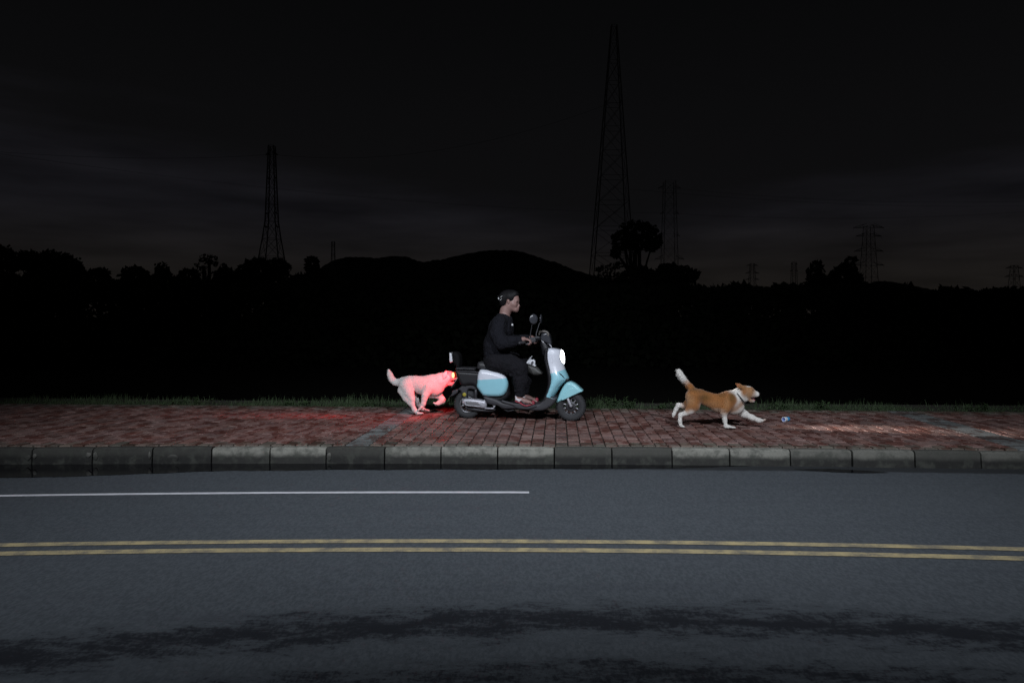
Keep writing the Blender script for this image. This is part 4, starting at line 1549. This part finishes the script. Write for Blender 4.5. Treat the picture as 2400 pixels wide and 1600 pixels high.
for fn in (lambda p: p, mir):
    tube("handlebar", [fn(bar_in), fn(bar_mid), fn(gi)], [0.016, 0.016, .013], M['plastic'], sco, 10)
    tube("grip", [fn(gi), fn(bar_out)], [0.0165, 0.0175], M['rubber'], sco, 12)
    tube("bar_end", [fn(bar_out), fn(tuple(np.array(bar_out) + (np.array(bar_out) - np.array(gi)) * .14))], [0.0185, 0.016], M['grey_plastic'], sco, 12)
    tube("brake_lever", [fn(P3(c1, 985, 610, .17)), fn(P3(c1, 970, 628, .25)), fn(P3(c1, 915, 652, .33))], [0.008, .007, .005], M['alloy'], sco, 6)
    puff("switch_block", [fn(P3(c1, x, y, .2))[::2] for x, y in ((940, 600), (970, 588), (1000, 596), (1000, 632), (960, 640))], fn((0, -0.2, 0))[1], 0.024, 0.01, M['grey_plastic'], sco, per=3)
    ms = tube("mirror_stem", [fn(P3(hb, 585, 1220, .22)), fn(P3(hb, 575, 1100, .23)), fn(P3(hb, 600, 950, .25)), fn(P3(hb, 645, 700, .28)), fn(P3(hb, 690, 640, .29))], [0.008, .007, .006, .005, .005], M['grey_plastic'], sco, 8)
    mc = fn(P3(hb, 705, 480, .30))
    vv, vf = ball_data((0, 0, 0), (0.013, 0.050, 0.056), 22, 12)
    R_ = np.array(Matrix.Rotation(math.radians(-62 if mc[1] < 0 else -4), 3, 'Z'))
    vv = np.array(vv) @ R_.T + np.array(mc)
    sh = mesh_obj("mirror", vv, vf, M['mirror_shell'], sco)
    vv, vf = ball_data((-0.0075, 0, 0), (0.007, 0.043, 0.048), 22, 10)
    vv = np.array(vv) @ R_.T + np.array(mc)
    mesh_obj("mirror_glass", vv, vf, M['mirror_glass'], sh)

# the scooter's own lamps
def spot(name, loc, aim, energy, colour, size, blend, soft, parent):
    ld = bpy.data.lights.new(name, 'SPOT')
    ld.energy, ld.color, ld.spot_size, ld.spot_blend, ld.shadow_soft_size = energy, colour, math.radians(size), blend, soft
    o = bpy.data.objects.new(name, ld)
    o.location = loc
    o.rotation_euler = (Vector(aim) - Vector(loc)).to_track_quat('-Z', 'Y').to_euler()
    return link(o, parent)


hp = shield_pt(398, 0.0) + np.array((0.05, 0, 0))
spot("headlight_beam", hp, (hp[0] + 3.5, hp[1] - 0.02, 0.02), 1350.0, (1.0, 0.92, 0.87), 13.5, 1.0, 0.05, sco)
tp = P3(c5, 150, 618, 0.055)
spot("tail_light_glow", (tp[0] - 0.035, tp[1], tp[2]), (tp[0] - 1.0, tp[1] + 0.25, tp[2] + 0.12), 23.0, (1.0, 0.012, 0.022), 168, 0.35, 0.035, sco)
spot("tail_light_beam", (tp[0] - 0.035, tp[1], tp[2]), (tp[0] - 1.9, tp[1] - 0.16, 0.0), 150.0, (1.0, 0.012, 0.022), 20, 1.0, 0.035, sco)

# ================================================================== BAG IN THE FOOTWELL
bag_root = SF.root("shoulder_bag", "dark grey bag with a white clasped flap hanging in front of the rider's knee", "bag")
cz_ = lambda x, y: (1200 + x / 15.68, 800 + y / 15.68)
puff("bag_body", O2(cz_, [(510, 850), (660, 865), (820, 905), (930, 975), (1050, 1090), (1140, 1180), (1060, 1230), (900, 1260), (720, 1240), (560, 1150), (500, 1000)], 0.0), 0.06, 0.05, 0.035, M['bag'], bag_root, per=4, bulge=0.008)
wf_ = puff("bag_flap", O2(cz_, [(508, 800), (560, 715), (612, 640), (650, 620), (690, 665), (735, 680), (780, 665), (825, 710), (838, 760), (830, 850), (870, 930), (800, 915), (670, 860), (560, 828)], 0.02), 0.030, 0.035, 0.010, M['white_gloss'], bag_root, per=4)
tube("bag_strap", [P3(cz_, 640, 650, 0.0), P3(cz_, 690, 590, 0.0), P3(cz_, 740, 525, -0.01)], [0.011, 0.008, 0.003], M['white_gloss'], bag_root, 8)
puff("clasp", O2(cz_, [(680, 840), (690, 780), (740, 730), (780, 725), (785, 790), (770, 835), (720, 850)], 0.02), -0.006, 0.004, 0.002, M['sandal_grey'], wf_, per=4)
puff("clasp", O2(cz_, [(600, 800), (612, 768), (632, 768), (626, 806)], 0.02), -0.006, 0.004, 0.002, M['sandal_grey'], wf_, per=4)

# ================================================================== RIDER
rider = SF.root("person", "person with tied black hair in black sweater and trousers riding the mint scooter", "person")
U = 0.00128                                     # one c1 pixel in metres
H_ = 0.000288                                   # one head-crop pixel in metres
body = Solid((-0.50, -0.44, 0.08), (0.50, 0.44, 1.58), 0.0055)
SK = (1, 1, 1)


def B(x, y, t=0.0):
    return P3(c1, x, y, t)


def Hd(x, y, t=0.0):
    return P3(hn, x, y, t)


# trunk, arms and legs (under the clothes)
body.cone(B(640, 800), B(650, 660), 95 * U, 88 * U, .05, 1.25)
body.cone(B(650, 660), B(695, 500), 88 * U, 92 * U, .05, 1.3)
body.cone(B(695, 500), B(710, 425), 92 * U, 60 * U, .05, 1.5)
near_arm = [B(675, 450, .165), B(690, 635, .245), B(868, 612, .275)]
near_leg = [B(640, 805, .10), B(858, 862, .15), B(850, 1120, .135)]
for fn in (lambda p: p, mir):
    A = [fn(p) for p in near_arm]
    body.chain([(A[0], 46 * U), (A[1], 34 * U), (A[2], 22 * U)], .03)
    Lg = [fn(p) for p in near_leg]
    body.chain([(Lg[0], 78 * U), (Lg[1], 50 * U), (Lg[2], 29 * U)], .04)
    # foot
    ft = [fn(B(838, 1150, .135)), fn(B(900, 1172, .14)), fn(B(962, 1190, .145))]
    body.chain([(fn(B(850, 1115, .135)), 28 * U), (ft[0], 25 * U), (ft[1], 21 * U), (ft[2], 15 * U)], .02, 1.25)
    for k in range(5):
        tt = .105 + .019 * k
        body.cone(fn(B(955, 1188, tt)), fn(B(986 - 5 * k, 1197, tt - .002 + .002 * k)), 9 * U, (8.5 if k == 0 else 6.0) * U, .006)
    # hand: palm over the grip, four fingers curled round it, thumb under
    wr = fn(B(868, 612, .275))
    body.chain([(wr, 21 * U), (fn(B(893, 607, .283)), 22 * U)], .02, 1.0)
    for k, (tt, dx_) in enumerate(((.318, -4), (.296, 0), (.274, 3), (.254, 2))):
        kn = B(926 + dx_, 607 + 2 * abs(k - 1), tt)
        body.cone(fn(B(893, 607, .268 + (tt - .284) * .7)), fn(kn), 13 * U, 10.0 * U, .010)
        rr = (7.2, 7.8, 7.8, 7.2)[k]
        f1 = B(951 + dx_, 620, tt); f2 = B(957 + dx_, 641, tt - .002); f3 = B(944 + dx_, 655, tt - .003)
        body.chain([(fn(kn), 9.0 * U), (fn(f1), (rr + .6) * U), (fn(f2), rr * U), (fn(f3), (rr - 1) * U)], .005)
    body.chain([(fn(B(893, 614, .262)), 11 * U), (fn(B(915, 634, .238)), 9 * U), (fn(B(934, 654, .236)), 8 * U), (fn(B(946, 658, .24)), 7 * U)], .008)
# neck and head
body.cone(B(705, 400), Hd(800, 960), 46 * U, 210 * H_, .03)
body.cone(Hd(790, 1010), Hd(910, 830), 205 * H_, 215 * H_, .03)
body.ell(Hd(900, 490), (385 * H_, 262 * H_, 335 * H_), .02)
body.ell(Hd(1085, 600), (255 * H_, 225 * H_, 300 * H_), .03)
body.cone(Hd(1060, 760), Hd(1185, 930), 190 * H_, 120 * H_, .03, 1.1)
body.cone(Hd(960, 830), Hd(1185, 965), 130 * H_, 100 * H_, .03, 1.6)
body.cone(Hd(1215, 985), Hd(1228, 1010), 55 * H_, 52 * H_, .02, 1.3)           # chin
body.cone(Hd(1275, 690), Hd(1340, 806), 26 * H_, 33 * H_, .010, 1.0)            # nose
for s in (1, -1):
    body.cone(Hd(1306, 835, .010 * s), Hd(1296, 832, .010 * s), 26 * H_, 24 * H_, .008)   # nostril wing
    body.cone(Hd(1150, 760, .048 * s), Hd(1090, 730, .058 * s), 75 * H_, 70 * H_, .03)    # cheek
    body.cone(Hd(1278, 612, .012 * s), Hd(1225, 605, .045 * s), 40 * H_, 36 * H_, .012)   # brow ridge
    body.cone(Hd(1275, 676, .030 * s), Hd(1262, 676, .040 * s), 22 * H_, 22 * H_, .012, cut=True)   # eye socket
    # ear
    e0 = Hd(890, 640, .081 * s)
    body.cone((e0[0], e0[1], e0[2] + .012), (e0[0] + .004, e0[1] * 0.97, e0[2] - .018), 62 * H_, 38 * H_, .006, .42)
    body.cone((e0[0] + .008, e0[1] - .014 * s, e0[2] + .006), (e0[0] + .009, e0[1] - .012 * s, e0[2] - .006), 22 * H_, 18 * H_, .005, cut=True)
body.cone(Hd(1304, 886, .010), Hd(1304, 886, -.010), 27 * H_, 27 * H_, .010)
body.cone(Hd(1288, 938, .009), Hd(1288, 938, -.009), 27 * H_, 27 * H_, .010)
body.build("body", M['skin'], rider)
for s in (1, -1):
    ball("eye", Hd(1240, 680, .034 * s), 30 * H_, M['eye'], rider)
    tube("eyebrow", [Hd(1300, 604, .016 * s), Hd(1280, 590, .034 * s), Hd(1225, 592, .052 * s)], [.0022, .003, .0016], M['brow'], rider, 6)
    tube("upper_eyelid", [Hd(1288, 668, .022 * s), Hd(1272, 652, .036 * s), Hd(1225, 672, .050 * s)], [.0022, .003, .0018], M['brow'], rider, 6)
tube("lip", [Hd(1278, 905, .022), Hd(1316, 896, .008), Hd(1316, 896, -.008), Hd(1278, 905, -.022)], [.0018, .0048, .0048, .0018], M['lip'], rider, 8)
tube("lip", [Hd(1272, 918, .02), Hd(1302, 928, .008), Hd(1302, 928, -.008), Hd(1272, 918, -.02)], [.0018, .0050, .0050, .0018], M['lip'], rider, 8)

# hair
hr = Solid((-0.40, -0.14, 1.1), (0.30, 0.14, 1.60), 0.0045)
hr.ell(Hd(895, 490), (410 * H_, 290 * H_, 362 * H_), .02)
hr.cone(Hd(690, 480), Hd(700, 700), 195 * H_, 190 * H_, .03, 1.15)
hr.cone(Hd(1020, 430), Hd(1160, 350), 240 * H_, 180 * H_, .03, 1.2)
hair_poly = [(505, 430), (560, 290), (680, 195), (860, 145), (1080, 150), (1230, 225), (1325, 375), (1240, 385), (1150, 455), (1105, 600), (1040, 640), (965, 620), (935, 560), (850, 560), (812, 690), (800, 820), (720, 875), (610, 890), (530, 840), (520, 700), (545, 610), (520, 520)]
hr.inside_poly([SF.L(*hn(*p), .05)[::2] for p in hair_poly])
hair = hr.build("hair", M['hair'], rider, relax=3)
for k in range(5):
    a = k * 1.25
    tube('hair_coil', [Hd(600 + 60 * math.cos(a), 470 + 70 * math.sin(a), .05 * math.sin(a * 2)), Hd(560 + 70 * math.cos(a + 1), 470 + 90 * math.sin(a + 1), .03), Hd(620 + 60 * math.cos(a + 2), 480 + 70 * math.sin(a + 2), -.03)], [.012, .018, .011], M['hair'], hair, 8)
hair_tube = lambda p, r: tube('hair_clip', p, r, M['clip'], hair, 8)
hair_tube([Hd(520, 470, .035), Hd(490, 505, .045), Hd(510, 540, .05)], [.005, .008, .005])
hair_tube([Hd(640, 415, .075), Hd(590, 435, .070), Hd(600, 470, .072)], [.003, .005, .003])
hair_tube([Hd(560, 570, .068), Hd(590, 575, .072)], [.004, .004])
hair_tube([Hd(600, 530, .073), Hd(620, 535, .075)], [.0025, .0025])

# sweater
sw = Solid((-0.62, -0.48, 0.42), (0.62, 0.48, 1.45), 0.0065)
sw.cone(B(640, 790), B(645, 660), 116 * U, 114 * U, .05, 1.22)
sw.cone(B(645, 660), B(688, 500), 114 * U, 108 * U, .06, 1.3)
sw.cone(B(688, 500), B(712, 432), 108 * U, 66 * U, .06, 1.55)
sw.cone(B(690, 405), B(735, 420), 40 * U, 36 * U, .04, 1.5)
for fn in (lambda p: p, mir):
    A = [fn(B(668, 452, .165)), fn(B(650, 560, .215)), fn(B(690, 640, .25)), fn(B(780, 632, .265)), fn(B(862, 613, .275))]
    sw.chain([(A[0], 66 * U), (A[1], 68 * U), (A[2], 62 * U), (A[3], 50 * U), (A[4], 31 * U)], .03)
    # folds: rolls of cloth gathered at the elbow and wrist
    for (x, y, t, r) in ((655, 655, .285, 15), (735, 655, .30, 13), (800, 640, .29, 11), (845, 618, .285, 30)):
        sw.cone(fn(B(x - 14, y - 12, t)), fn(B(x + 12, y + 12, t)), r * U, (r - 3) * U, .02)
for (x, y) in ((560, 690), (545, 745), (590, 790), (640, 730)):
    sw.cone(B(x, y, .135), B(x + 60, y + 14, .14), 13 * U, 9 * U, .03)
# neckline opening
sw.cone(B(712, 350), B(752, 380), 44 * U, 34 * U, .012, 1.25, cut=True)
sweater = sw.build("sweater", M['sweater'], rider)
bq = B(788, 474, .115)
bq = (bq[0], sw.near_y(bq[0], bq[2], -0.125), bq[2])
vv, vf = ball_data(bq, (.012, .006, .012), 12, 8)
mesh_obj("sweater_badge", vv, vf, M['badge'], sweater)

# trousers
tr = Solid((-0.5, -0.34, 0.06), (0.5, 0.34, 0.95), 0.0065)
tr.cone(B(620, 810), B(690, 815), 104 * U, 100 * U, .05, 1.25)
for fn in (lambda p: p, mir):
    P_ = [fn(B(640, 812, .09)), fn(B(760, 838, .13)), fn(B(850, 872, .15)), fn(B(862, 985, .145)), fn(B(856, 1108, .135))]
    tr.chain([(P_[0], 104 * U), (P_[1], 92 * U), (P_[2], 76 * U), (P_[3], 66 * U), (P_[4], 47 * U)], .035)
    for (x, y, t, r) in ((790, 930, .205, 11), (850, 1040, .205, 11), (835, 1075, .195, 12)):
        tr.cone(fn(B(x - 22, y + 10, t)), fn(B(x + 24, y - 8, t)), r * U, (r - 3) * U, .02)
    tr.cone(fn(B(852, 1160, .135)), fn(B(854, 1132, .135)), 44 * U, 36 * U, .008, cut=True)
tr.build("trousers", M['trousers'], rider)

# sandals
s4 = lambda x, y: (1180 + x / 19.6, 900 + y / 19.6)
for fn, t0 in ((lambda p: p, .135), (mir, .135)):
    y0 = fn((0, -t0 - .004, 0))[1]
    def OO(pts):
        return [(SF.L(*s4(*p), t0)[0], SF.L(*s4(*p), t0)[2]) for p in pts]
    sole = puff("sandal", OO([(540, 715), (640, 770), (745, 800), (900, 875), (1030, 940), (1200, 925), (1400, 870), (1445, 850), (1440, 905), (1330, 930), (1180, 985), (1040, 1010), (900, 950), (740, 850), (600, 800), (550, 760)]), y0, .043, .006, M['sandal_red'], rider, per=3)
    puff("heel_cup", OO([(570, 515), (600, 510), (640, 580), (700, 620), (865, 688), (800, 760), (760, 815), (690, 780), (610, 735), (562, 700), (565, 600)]), y0, .046, .016, M['sandal_white'], sole, per=3)
    puff("instep_strap", OO([(840, 745), (880, 740), (1010, 860), (1030, 905), (985, 900), (860, 800)]), y0, .049, .014, M['sandal_grey'], sole, per=3)
    puff("toe_strap", OO([(1300, 790), (1350, 755), (1410, 775), (1440, 840), (1400, 870), (1340, 850)]), y0, .038, .010, M['sandal_red'], sole, per=3)

# ================================================================== BROWN AND WHITE DOG
DF = Frame((1650 - 1200) / F * 7.46, 7.46, 9.0)
kd = 1 / 6.533 * 7.46 / F                       # one crop pixel in metres
cd = lambda x, y: (1540 + x / 6.533, 840 + y / 6.533)


def D(x, y, t=0.0):
    return DF.L(*cd(x, y), t)


dog = DF.root("dog", "brown and white dog sprinting ahead of the scooter after a cup", "dog")
BR, LB, DB, WH, GY = (0.27, 0.108, 0.030), (0.33, 0.17, 0.075), (0.105, 0.052, 0.010), (0.66, 0.64, 0.60), (0.40, 0.36, 0.33)
d = Solid((-0.66, -0.20, -0.02), (0.66, 0.20, 0.78), 0.0045)
def q(x, y, r, t=0.0):
    return (D(x, y, t), r * kd)
# trunk
d.chain([q(545, 585, 106), q(650, 580, 104), q(790, 625, 100), q(940, 678, 128)], .03, .78, [BR, BR, BR])
d.chain([q(940, 678, 128), q(1085, 668, 156), q(1185, 690, 130)], .03, .70, [BR, BR])
d.chain([q(1185, 690, 130), q(1232, 742, 95)], .03, .75, [WH])
d.chain([q(1000, 782, 50), q(1180, 795, 58)], .03, 1.0, [GY])                      # white underside
d.chain([q(800, 690, 40), q(960, 782, 40)], .03, 1.0, [LB])
# neck
d.chain([q(1165, 605, 112), q(1262, 548, 90), q(1318, 535, 84)], .035, .82, [WH, WH])
d.chain([q(1270, 595, 78), q(1352, 612, 44)], .03, .85, [WH])
# head
d.chain([q(1340, 495, 84), q(1405, 500, 78)], .03, .88, [LB])
d.chain([q(1410, 540, 66), q(1460, 540, 52)], .03, .8, [LB])
d.chain([q(1460, 535, 52), q(1524, 545, 42)], .02, .8, [WH])
d.chain([q(1392, 596, 38), q(1442, 643, 26), q(1476, 654, 19)], .012, .85, [LB, GY])  # lower jaw
d.cone(D(1428, 606), D(1525, 620), 11 * kd, 26 * kd, .006, 1.8, cut=True)             # open mouth
for s in (1, -1):
    d.cone(D(1466, 487, .030 * s), D(1470, 490, .034 * s), 9 * kd, 8 * kd, .01, cut=True)
    # ear blown back
    d.chain([q(1318, 448, 34, .045 * s), q(1262, 412, 24, .058 * s), q(1212, 380, 9, .062 * s)], .012, .55, [LB, BR])
    d.chain([q(1300, 450, 22, .05 * s), q(1250, 440, 14, .062 * s)], .012, .5, [BR])
# tail
d.chain([q(570, 505, 50), q(510, 432, 38), q(450, 360, 38)], .03, .8, [BR, BR])
d.chain([q(450, 360, 36), q(392, 295, 44), q(350, 230, 44), q(335, 190, 28), q(292, 168, 5)], .012, .7, [WH, WH, WH, WH])
# near foreleg
d.chain([q(1110, 640, 92, .055), q(1040, 770, 66, .07), q(1022, 820, 50, .07)], .03, .75, [BR, BR])
d.chain([q(1026, 835, 43, .07), q(1040, 940, 29, .07), q(1050, 1015, 26, .07)], .02, .85, [WH, WH])
d.chain([q(1058, 1036, 32, .07), q(1120, 1048, 27, .07)], .015, 1.1, [WH])
for k, tt in enumerate((.048, .063, .078, .092)):
    d.chain([q(1120, 1048, 17, tt), q(1165 + 14 * (k in (1, 2)), 1053, 14, tt), q(1188 + 14 * (k in (1, 2)), 1058, 9, tt)], .006, 1.0, [WH, WH])
# far foreleg stretched forward
d.chain([q(1230, 770, 78, -.05), q(1330, 845, 52, -.06), q(1460, 905, 36, -.06), q(1560, 945, 28, -.06), q(1605, 952, 25, -.06)], .03, .85, [WH, WH, WH, WH])
for k, tt in enumerate((-.042, -.055, -.068, -.080)):
    d.chain([q(1600, 952, 15, tt), q(1640 + 8 * (k in (1, 2)), 938, 13, tt), q(1662 + 6 * (k in (1, 2)), 930, 8, tt)], .006, 1.0, [WH, (0.5, 0.33, 0.25)])
# near hind leg
d.chain([q(560, 590, 118, .05), q(560, 720, 80, .065), q(470, 800, 46, .07)], .04, .7, [BR, BR])
d.chain([q(600, 715, 42, .06), q(520, 800, 38, .07), q(440, 835, 33, .07), q(372, 855, 33, .07)], .02, .8, [WH, WH, WH])
d.chain([q(355, 865, 32, .07), q(350, 950, 26, .07), q(365, 1020, 26, .07)], .018, .85, [WH, WH])
for k, tt in enumerate((.052, .065, .078, .090)):
    d.chain([q(368, 1030, 18, tt), q(396 + 8 * (k in (1, 2)), 1040, 14, tt), q(412 + 8 * (k in (1, 2)), 1046, 9, tt)], .006, 1.0, [WH, WH])
# far hind leg kicked back
d.chain([q(540, 620, 100, -.05), q(455, 715, 52, -.06), q(400, 722, 38, -.06)], .03, .8, [BR, BR])
d.chain([q(410, 722, 36, -.06), q(325, 712, 32, -.06), q(288, 780, 27, -.06), q(258, 850, 22, -.06), q(248, 890, 12, -.06)], .02, .85, [WH, WH, WH, WH])


def fur_brown(V, Cc):
    # markings that belong to the coat
    pts = np.array([DF.W(v) for v in V])
    px = ((1200 + F * pts[:, 0] / pts[:, 1]) - 1540) * 6.533
    py = ((HY + F * (HC - pts[:, 2]) / pts[:, 1]) - 840) * 6.533
    def blob(cx, cy, rx, ry, col, amt):
        nonlocal Cc
        g = np.clip(1.3 - np.hypot((px - cx) / rx, (py - cy) / ry), 0, 1)[:, None] * amt
        Cc = Cc * (1 - g) + np.array(col) * g
    blob(735, 600, 100, 62, DB, .75)
    blob(1150, 590, 60, 85, DB, .8)
    blob(985, 560, 60, 40, DB, .5)
    blob(575, 465, 50, 40, DB, .5)
    blob(520, 640, 70, 90, LB, .8)
    blob(850, 700, 140, 60, LB, .45)
    blob(700, 500, 160, 34, DB, .35)
    blob(470, 600, 40, 110, (0.40, 0.24, 0.13), .6)
    blob(900, 790, 150, 36, (0.45, 0.36, 0.28), .6)
    blob(1070, 690, 50, 100, LB, .6)
    blob(1290, 470, 22, 22, (0.12, .05, .015), .8)
    blob(1240, 400, 26, 24, (0.38, .13, .06), .8)
    blob(1335, 520, 55, 75, BR, .9); blob(1400, 560, 50, 50, LB, .9); blob(1440, 470, 40, 40, LB, .6)
    blob(1410, 425, 45, 14, WH, .9)
    blob(1285, 520, 70, 70, WH, .0)
    return np.clip(Cc * (1 + RNG.normal(0, .05, (len(V), 1))), 0, 1)


dog_body = d.build("body", M['fur'], dog, fur_brown)
tail_x = D(470, 400)[0]
fur_coat(d, dog_body, dog, 16000, .011, lambda p: np.where((p[:, 0] < tail_x) & (p[:, 2] > .42), 2.4, 1.0))
ball("nose", D(1562, 530), (.014, .015, .013), M['nose'], dog)
tube("tongue", [D(1440, 622), D(1468, 632), D(1492, 638)], [.011, .011, .007], M['tongue'], dog, 8, flat=.4)
tube("mouth_lining", [D(1416, 592), D(1450, 602), D(1484, 608)], [.016, .018, .008], M['mouth'], dog, 8)
for s in (1, -1):
    ball("eye", D(1470, 489, .030 * s), .0052, M['eye'], dog)
ring = []
for k in range(25):
    a = 2 * math.pi * k / 24
    c_, e_ = np.array(D(1268, 596)), np.array(D(1195, 505)) - np.array(D(1268, 596))
    ring.append(c_ + e_ * math.cos(a) * 1.08 + np.array((0, .074, 0)) * math.sin(a))
tube("collar", ring, .0065, M['collar'], dog, 8, round_ends=False)

# ================================================================== WHITE DOG
WF = Frame((1010 - 1200) / F * 8.46, 8.46, 9.0)
kw = 1 / 8.4 * 8.46 / F
cw = lambda x, y: (880 + x / 8.4, 820 + y / 8.4)


def Wp(x, y, t=0.0):
    return WF.L(*cw(x, y), t)


def qw(x, y, r, t=0.0):
    return (Wp(x, y, t), r * kw)


wd = WF.root("dog", "white dog lit red by the tail light it bites at behind the scooter", "dog")
d = Solid((-0.72, -0.20, -0.02), (0.66, 0.20, 0.78), 0.0045)
# trunk
d.chain([qw(560, 655, 128), qw(680, 655, 138), qw(800, 660, 142), qw(950, 690, 168)], .03, .76)
d.chain([qw(950, 690, 168), qw(1090, 690, 192), qw(1200, 735, 150)], .03, .72)
d.chain([qw(870, 800, 60), qw(1010, 830, 60), qw(1180, 830, 60)], .03, .9)
# neck and head
d.chain([qw(1180, 640, 158), qw(1290, 595, 138), qw(1390, 560, 112)], .028, .8)
d.chain([qw(1260, 690, 120), qw(1350, 660, 75)], .028, .8)
d.chain([qw(1425, 512, 104), qw(1480, 510, 92)], .03, .85)
d.chain([qw(1490, 530, 70), qw(1560, 560, 36), qw(1602, 560, 26)], .025, .95)
d.chain([qw(1400, 620, 62), qw(1470, 660, 36), qw(1535, 668, 24)], .02, .95)
d.cone(Wp(1495, 612), Wp(1620, 618), 18 * kw, 36 * kw, .008, 1.8, cut=True)
for s in (1, -1):
    d.chain([qw(1395, 440, 36, .055 * s), qw(1362, 500, 44, .070 * s), qw(1345, 550, 20, .074 * s)], .008, .42)
    d.chain([qw(1480, 470, 30, .035 * s), qw(1530, 490, 22, .030 * s)], .02)
# tail
d.chain([qw(480, 640, 62), qw(385, 630, 58), qw(322, 575, 52), qw(288, 490, 48), qw(262, 405, 30)], .03, .85)
# near hind leg
d.chain([qw(600, 700, 140, .05), qw(660, 850, 98, .065), qw(715, 960, 62, .07), qw(725, 1050, 48, .07)], .022, .70)
d.chain([qw(500, 800, 66, .05), qw(600, 950, 52, .062), qw(680, 1060, 38, .068)], .028, .8)
d.chain([qw(722, 1060, 46, .07), qw(765, 1170, 40, .07), qw(835, 1245, 38, .07)], .02, .85)
for k, tt in enumerate((.047, .062, .077, .091)):
    d.chain([qw(835, 1246, 24, tt), qw(890 + 10 * (k in (1, 2)), 1244, 19, tt), qw(925 + 12 * (k in (1, 2)), 1246, 12, tt)], .006)
# far hind leg
d.chain([qw(620, 740, 110, -.05), qw(740, 880, 74, -.065), qw(810, 980, 44, -.07), qw(850, 1080, 36, -.07)], .022, .72)
d.chain([qw(850, 1080, 36, -.07), qw(930, 1155, 30, -.07), qw(975, 1172, 28, -.07)], .02, .85)
for k, tt in enumerate((-.049, -.062, -.076, -.089)):
    d.chain([qw(975, 1172, 18, tt), qw(1030 + 10 * (k in (1, 2)), 1186, 15, tt), qw(1052 + 10 * (k in (1, 2)), 1192, 9, tt)], .006)
# near foreleg, swung back under the body
d.chain([qw(1060, 740, 110, .06), qw(985, 880, 66, .075), qw(965, 960, 52, .075), qw(945, 1050, 44, .075), qw(912, 1120, 38, .075)], .02, .72)
for k, tt in enumerate((.052, .066, .080, .094)):
    d.chain([qw(905, 1130, 24, tt), qw(862, 1168, 19, tt), qw(835, 1186, 13, tt)], .008)
# far foreleg, folded forward
d.chain([qw(1190, 830, 90, -.05), qw(1255, 900, 56, -.06), qw(1325, 975, 46, -.06), qw(1312, 1010, 44, -.06)], .03, .8)
d.chain([qw(1318, 1000, 44, -.06), qw(1250, 1042, 38, -.06), qw(1200, 1062, 34, -.06)], .02, .85)
for k, tt in enumerate((-.04, -.053, -.067, -.08)):
    d.chain([qw(1205, 1060, 20, tt), qw(1165, 1048, 16, tt), qw(1145, 1036, 11, tt)], .006)
d.chain([qw(1060, 900, 50, -.02), qw(1200, 905, 40, -.04)], .03)


def fur_white(V, Cc):
    return np.clip(np.array((0.60, 0.585, 0.565)) * (1 + RNG.normal(0, .03, (len(V), 1))), 0, 1)


white_body = d.build("body", M['fur'], wd, fur_white)
fur_coat(d, white_body, wd, 14000, .010)
ball("nose", Wp(1618, 552), (.013, .014, .012), M['nose'], wd)
tube("tongue", [Wp(1475, 640), Wp(1520, 636), Wp(1565, 640)], [.014, .014, .008], M['tongue'], wd, 8, flat=.4)
tube("mouth_lining", [Wp(1455, 608), Wp(1500, 606), Wp(1540, 606)], [.016, .016, .008], M['mouth'], wd, 8)
for s in (1, -1):
    ball("eye", Wp(1520, 498, .036 * s), .0065, M['eye'], wd)

# ================================================================== ROLLING CUP
cupY = F * HC / (988.5 - HY)
CF = Frame((1836.5 - 1200) / F * cupY, cupY, -38.0)
cup = CF.root("paper_cup", "small blue and white cup lying on the pavement ahead of the brown dog", "cup")


def cup_part(name, prof, mat):
    """profile [(along axis, radius)] turned about a tilted lying axis"""
    vs, fs = [], []
    n = 28
    for (s, r) in prof:
        for k in range(n):
            a = 2 * math.pi * k / n
            vs.append((s, r * math.cos(a), 0.0295 + r * math.sin(a) - s * 0.04))
    for i in range(len(prof) - 1):
        for k in range(n):
            fs.append((i * n + k, i * n + (k + 1) % n, (i + 1) * n + (k + 1) % n, (i + 1) * n + k))
    return mesh_obj(name, vs, fs, mat, cup)


cup_part("rim", [(0.0, .0220), (-.001, .0265), (.003, .0290), (.010, .0285), (.030, .0262), (.052, .0245)], M['cup_white'])
cup_part("inside", [(0.001, .0222), (.02, .0205), (.045, .019), (.046, .0005)], M['cup_inner'])
cup_part("base", [(.052, .0240), (.053, .0252), (.075, .0262), (.098, .0258), (.104, .0235), (.104, .0005)], M['cup_blue'])
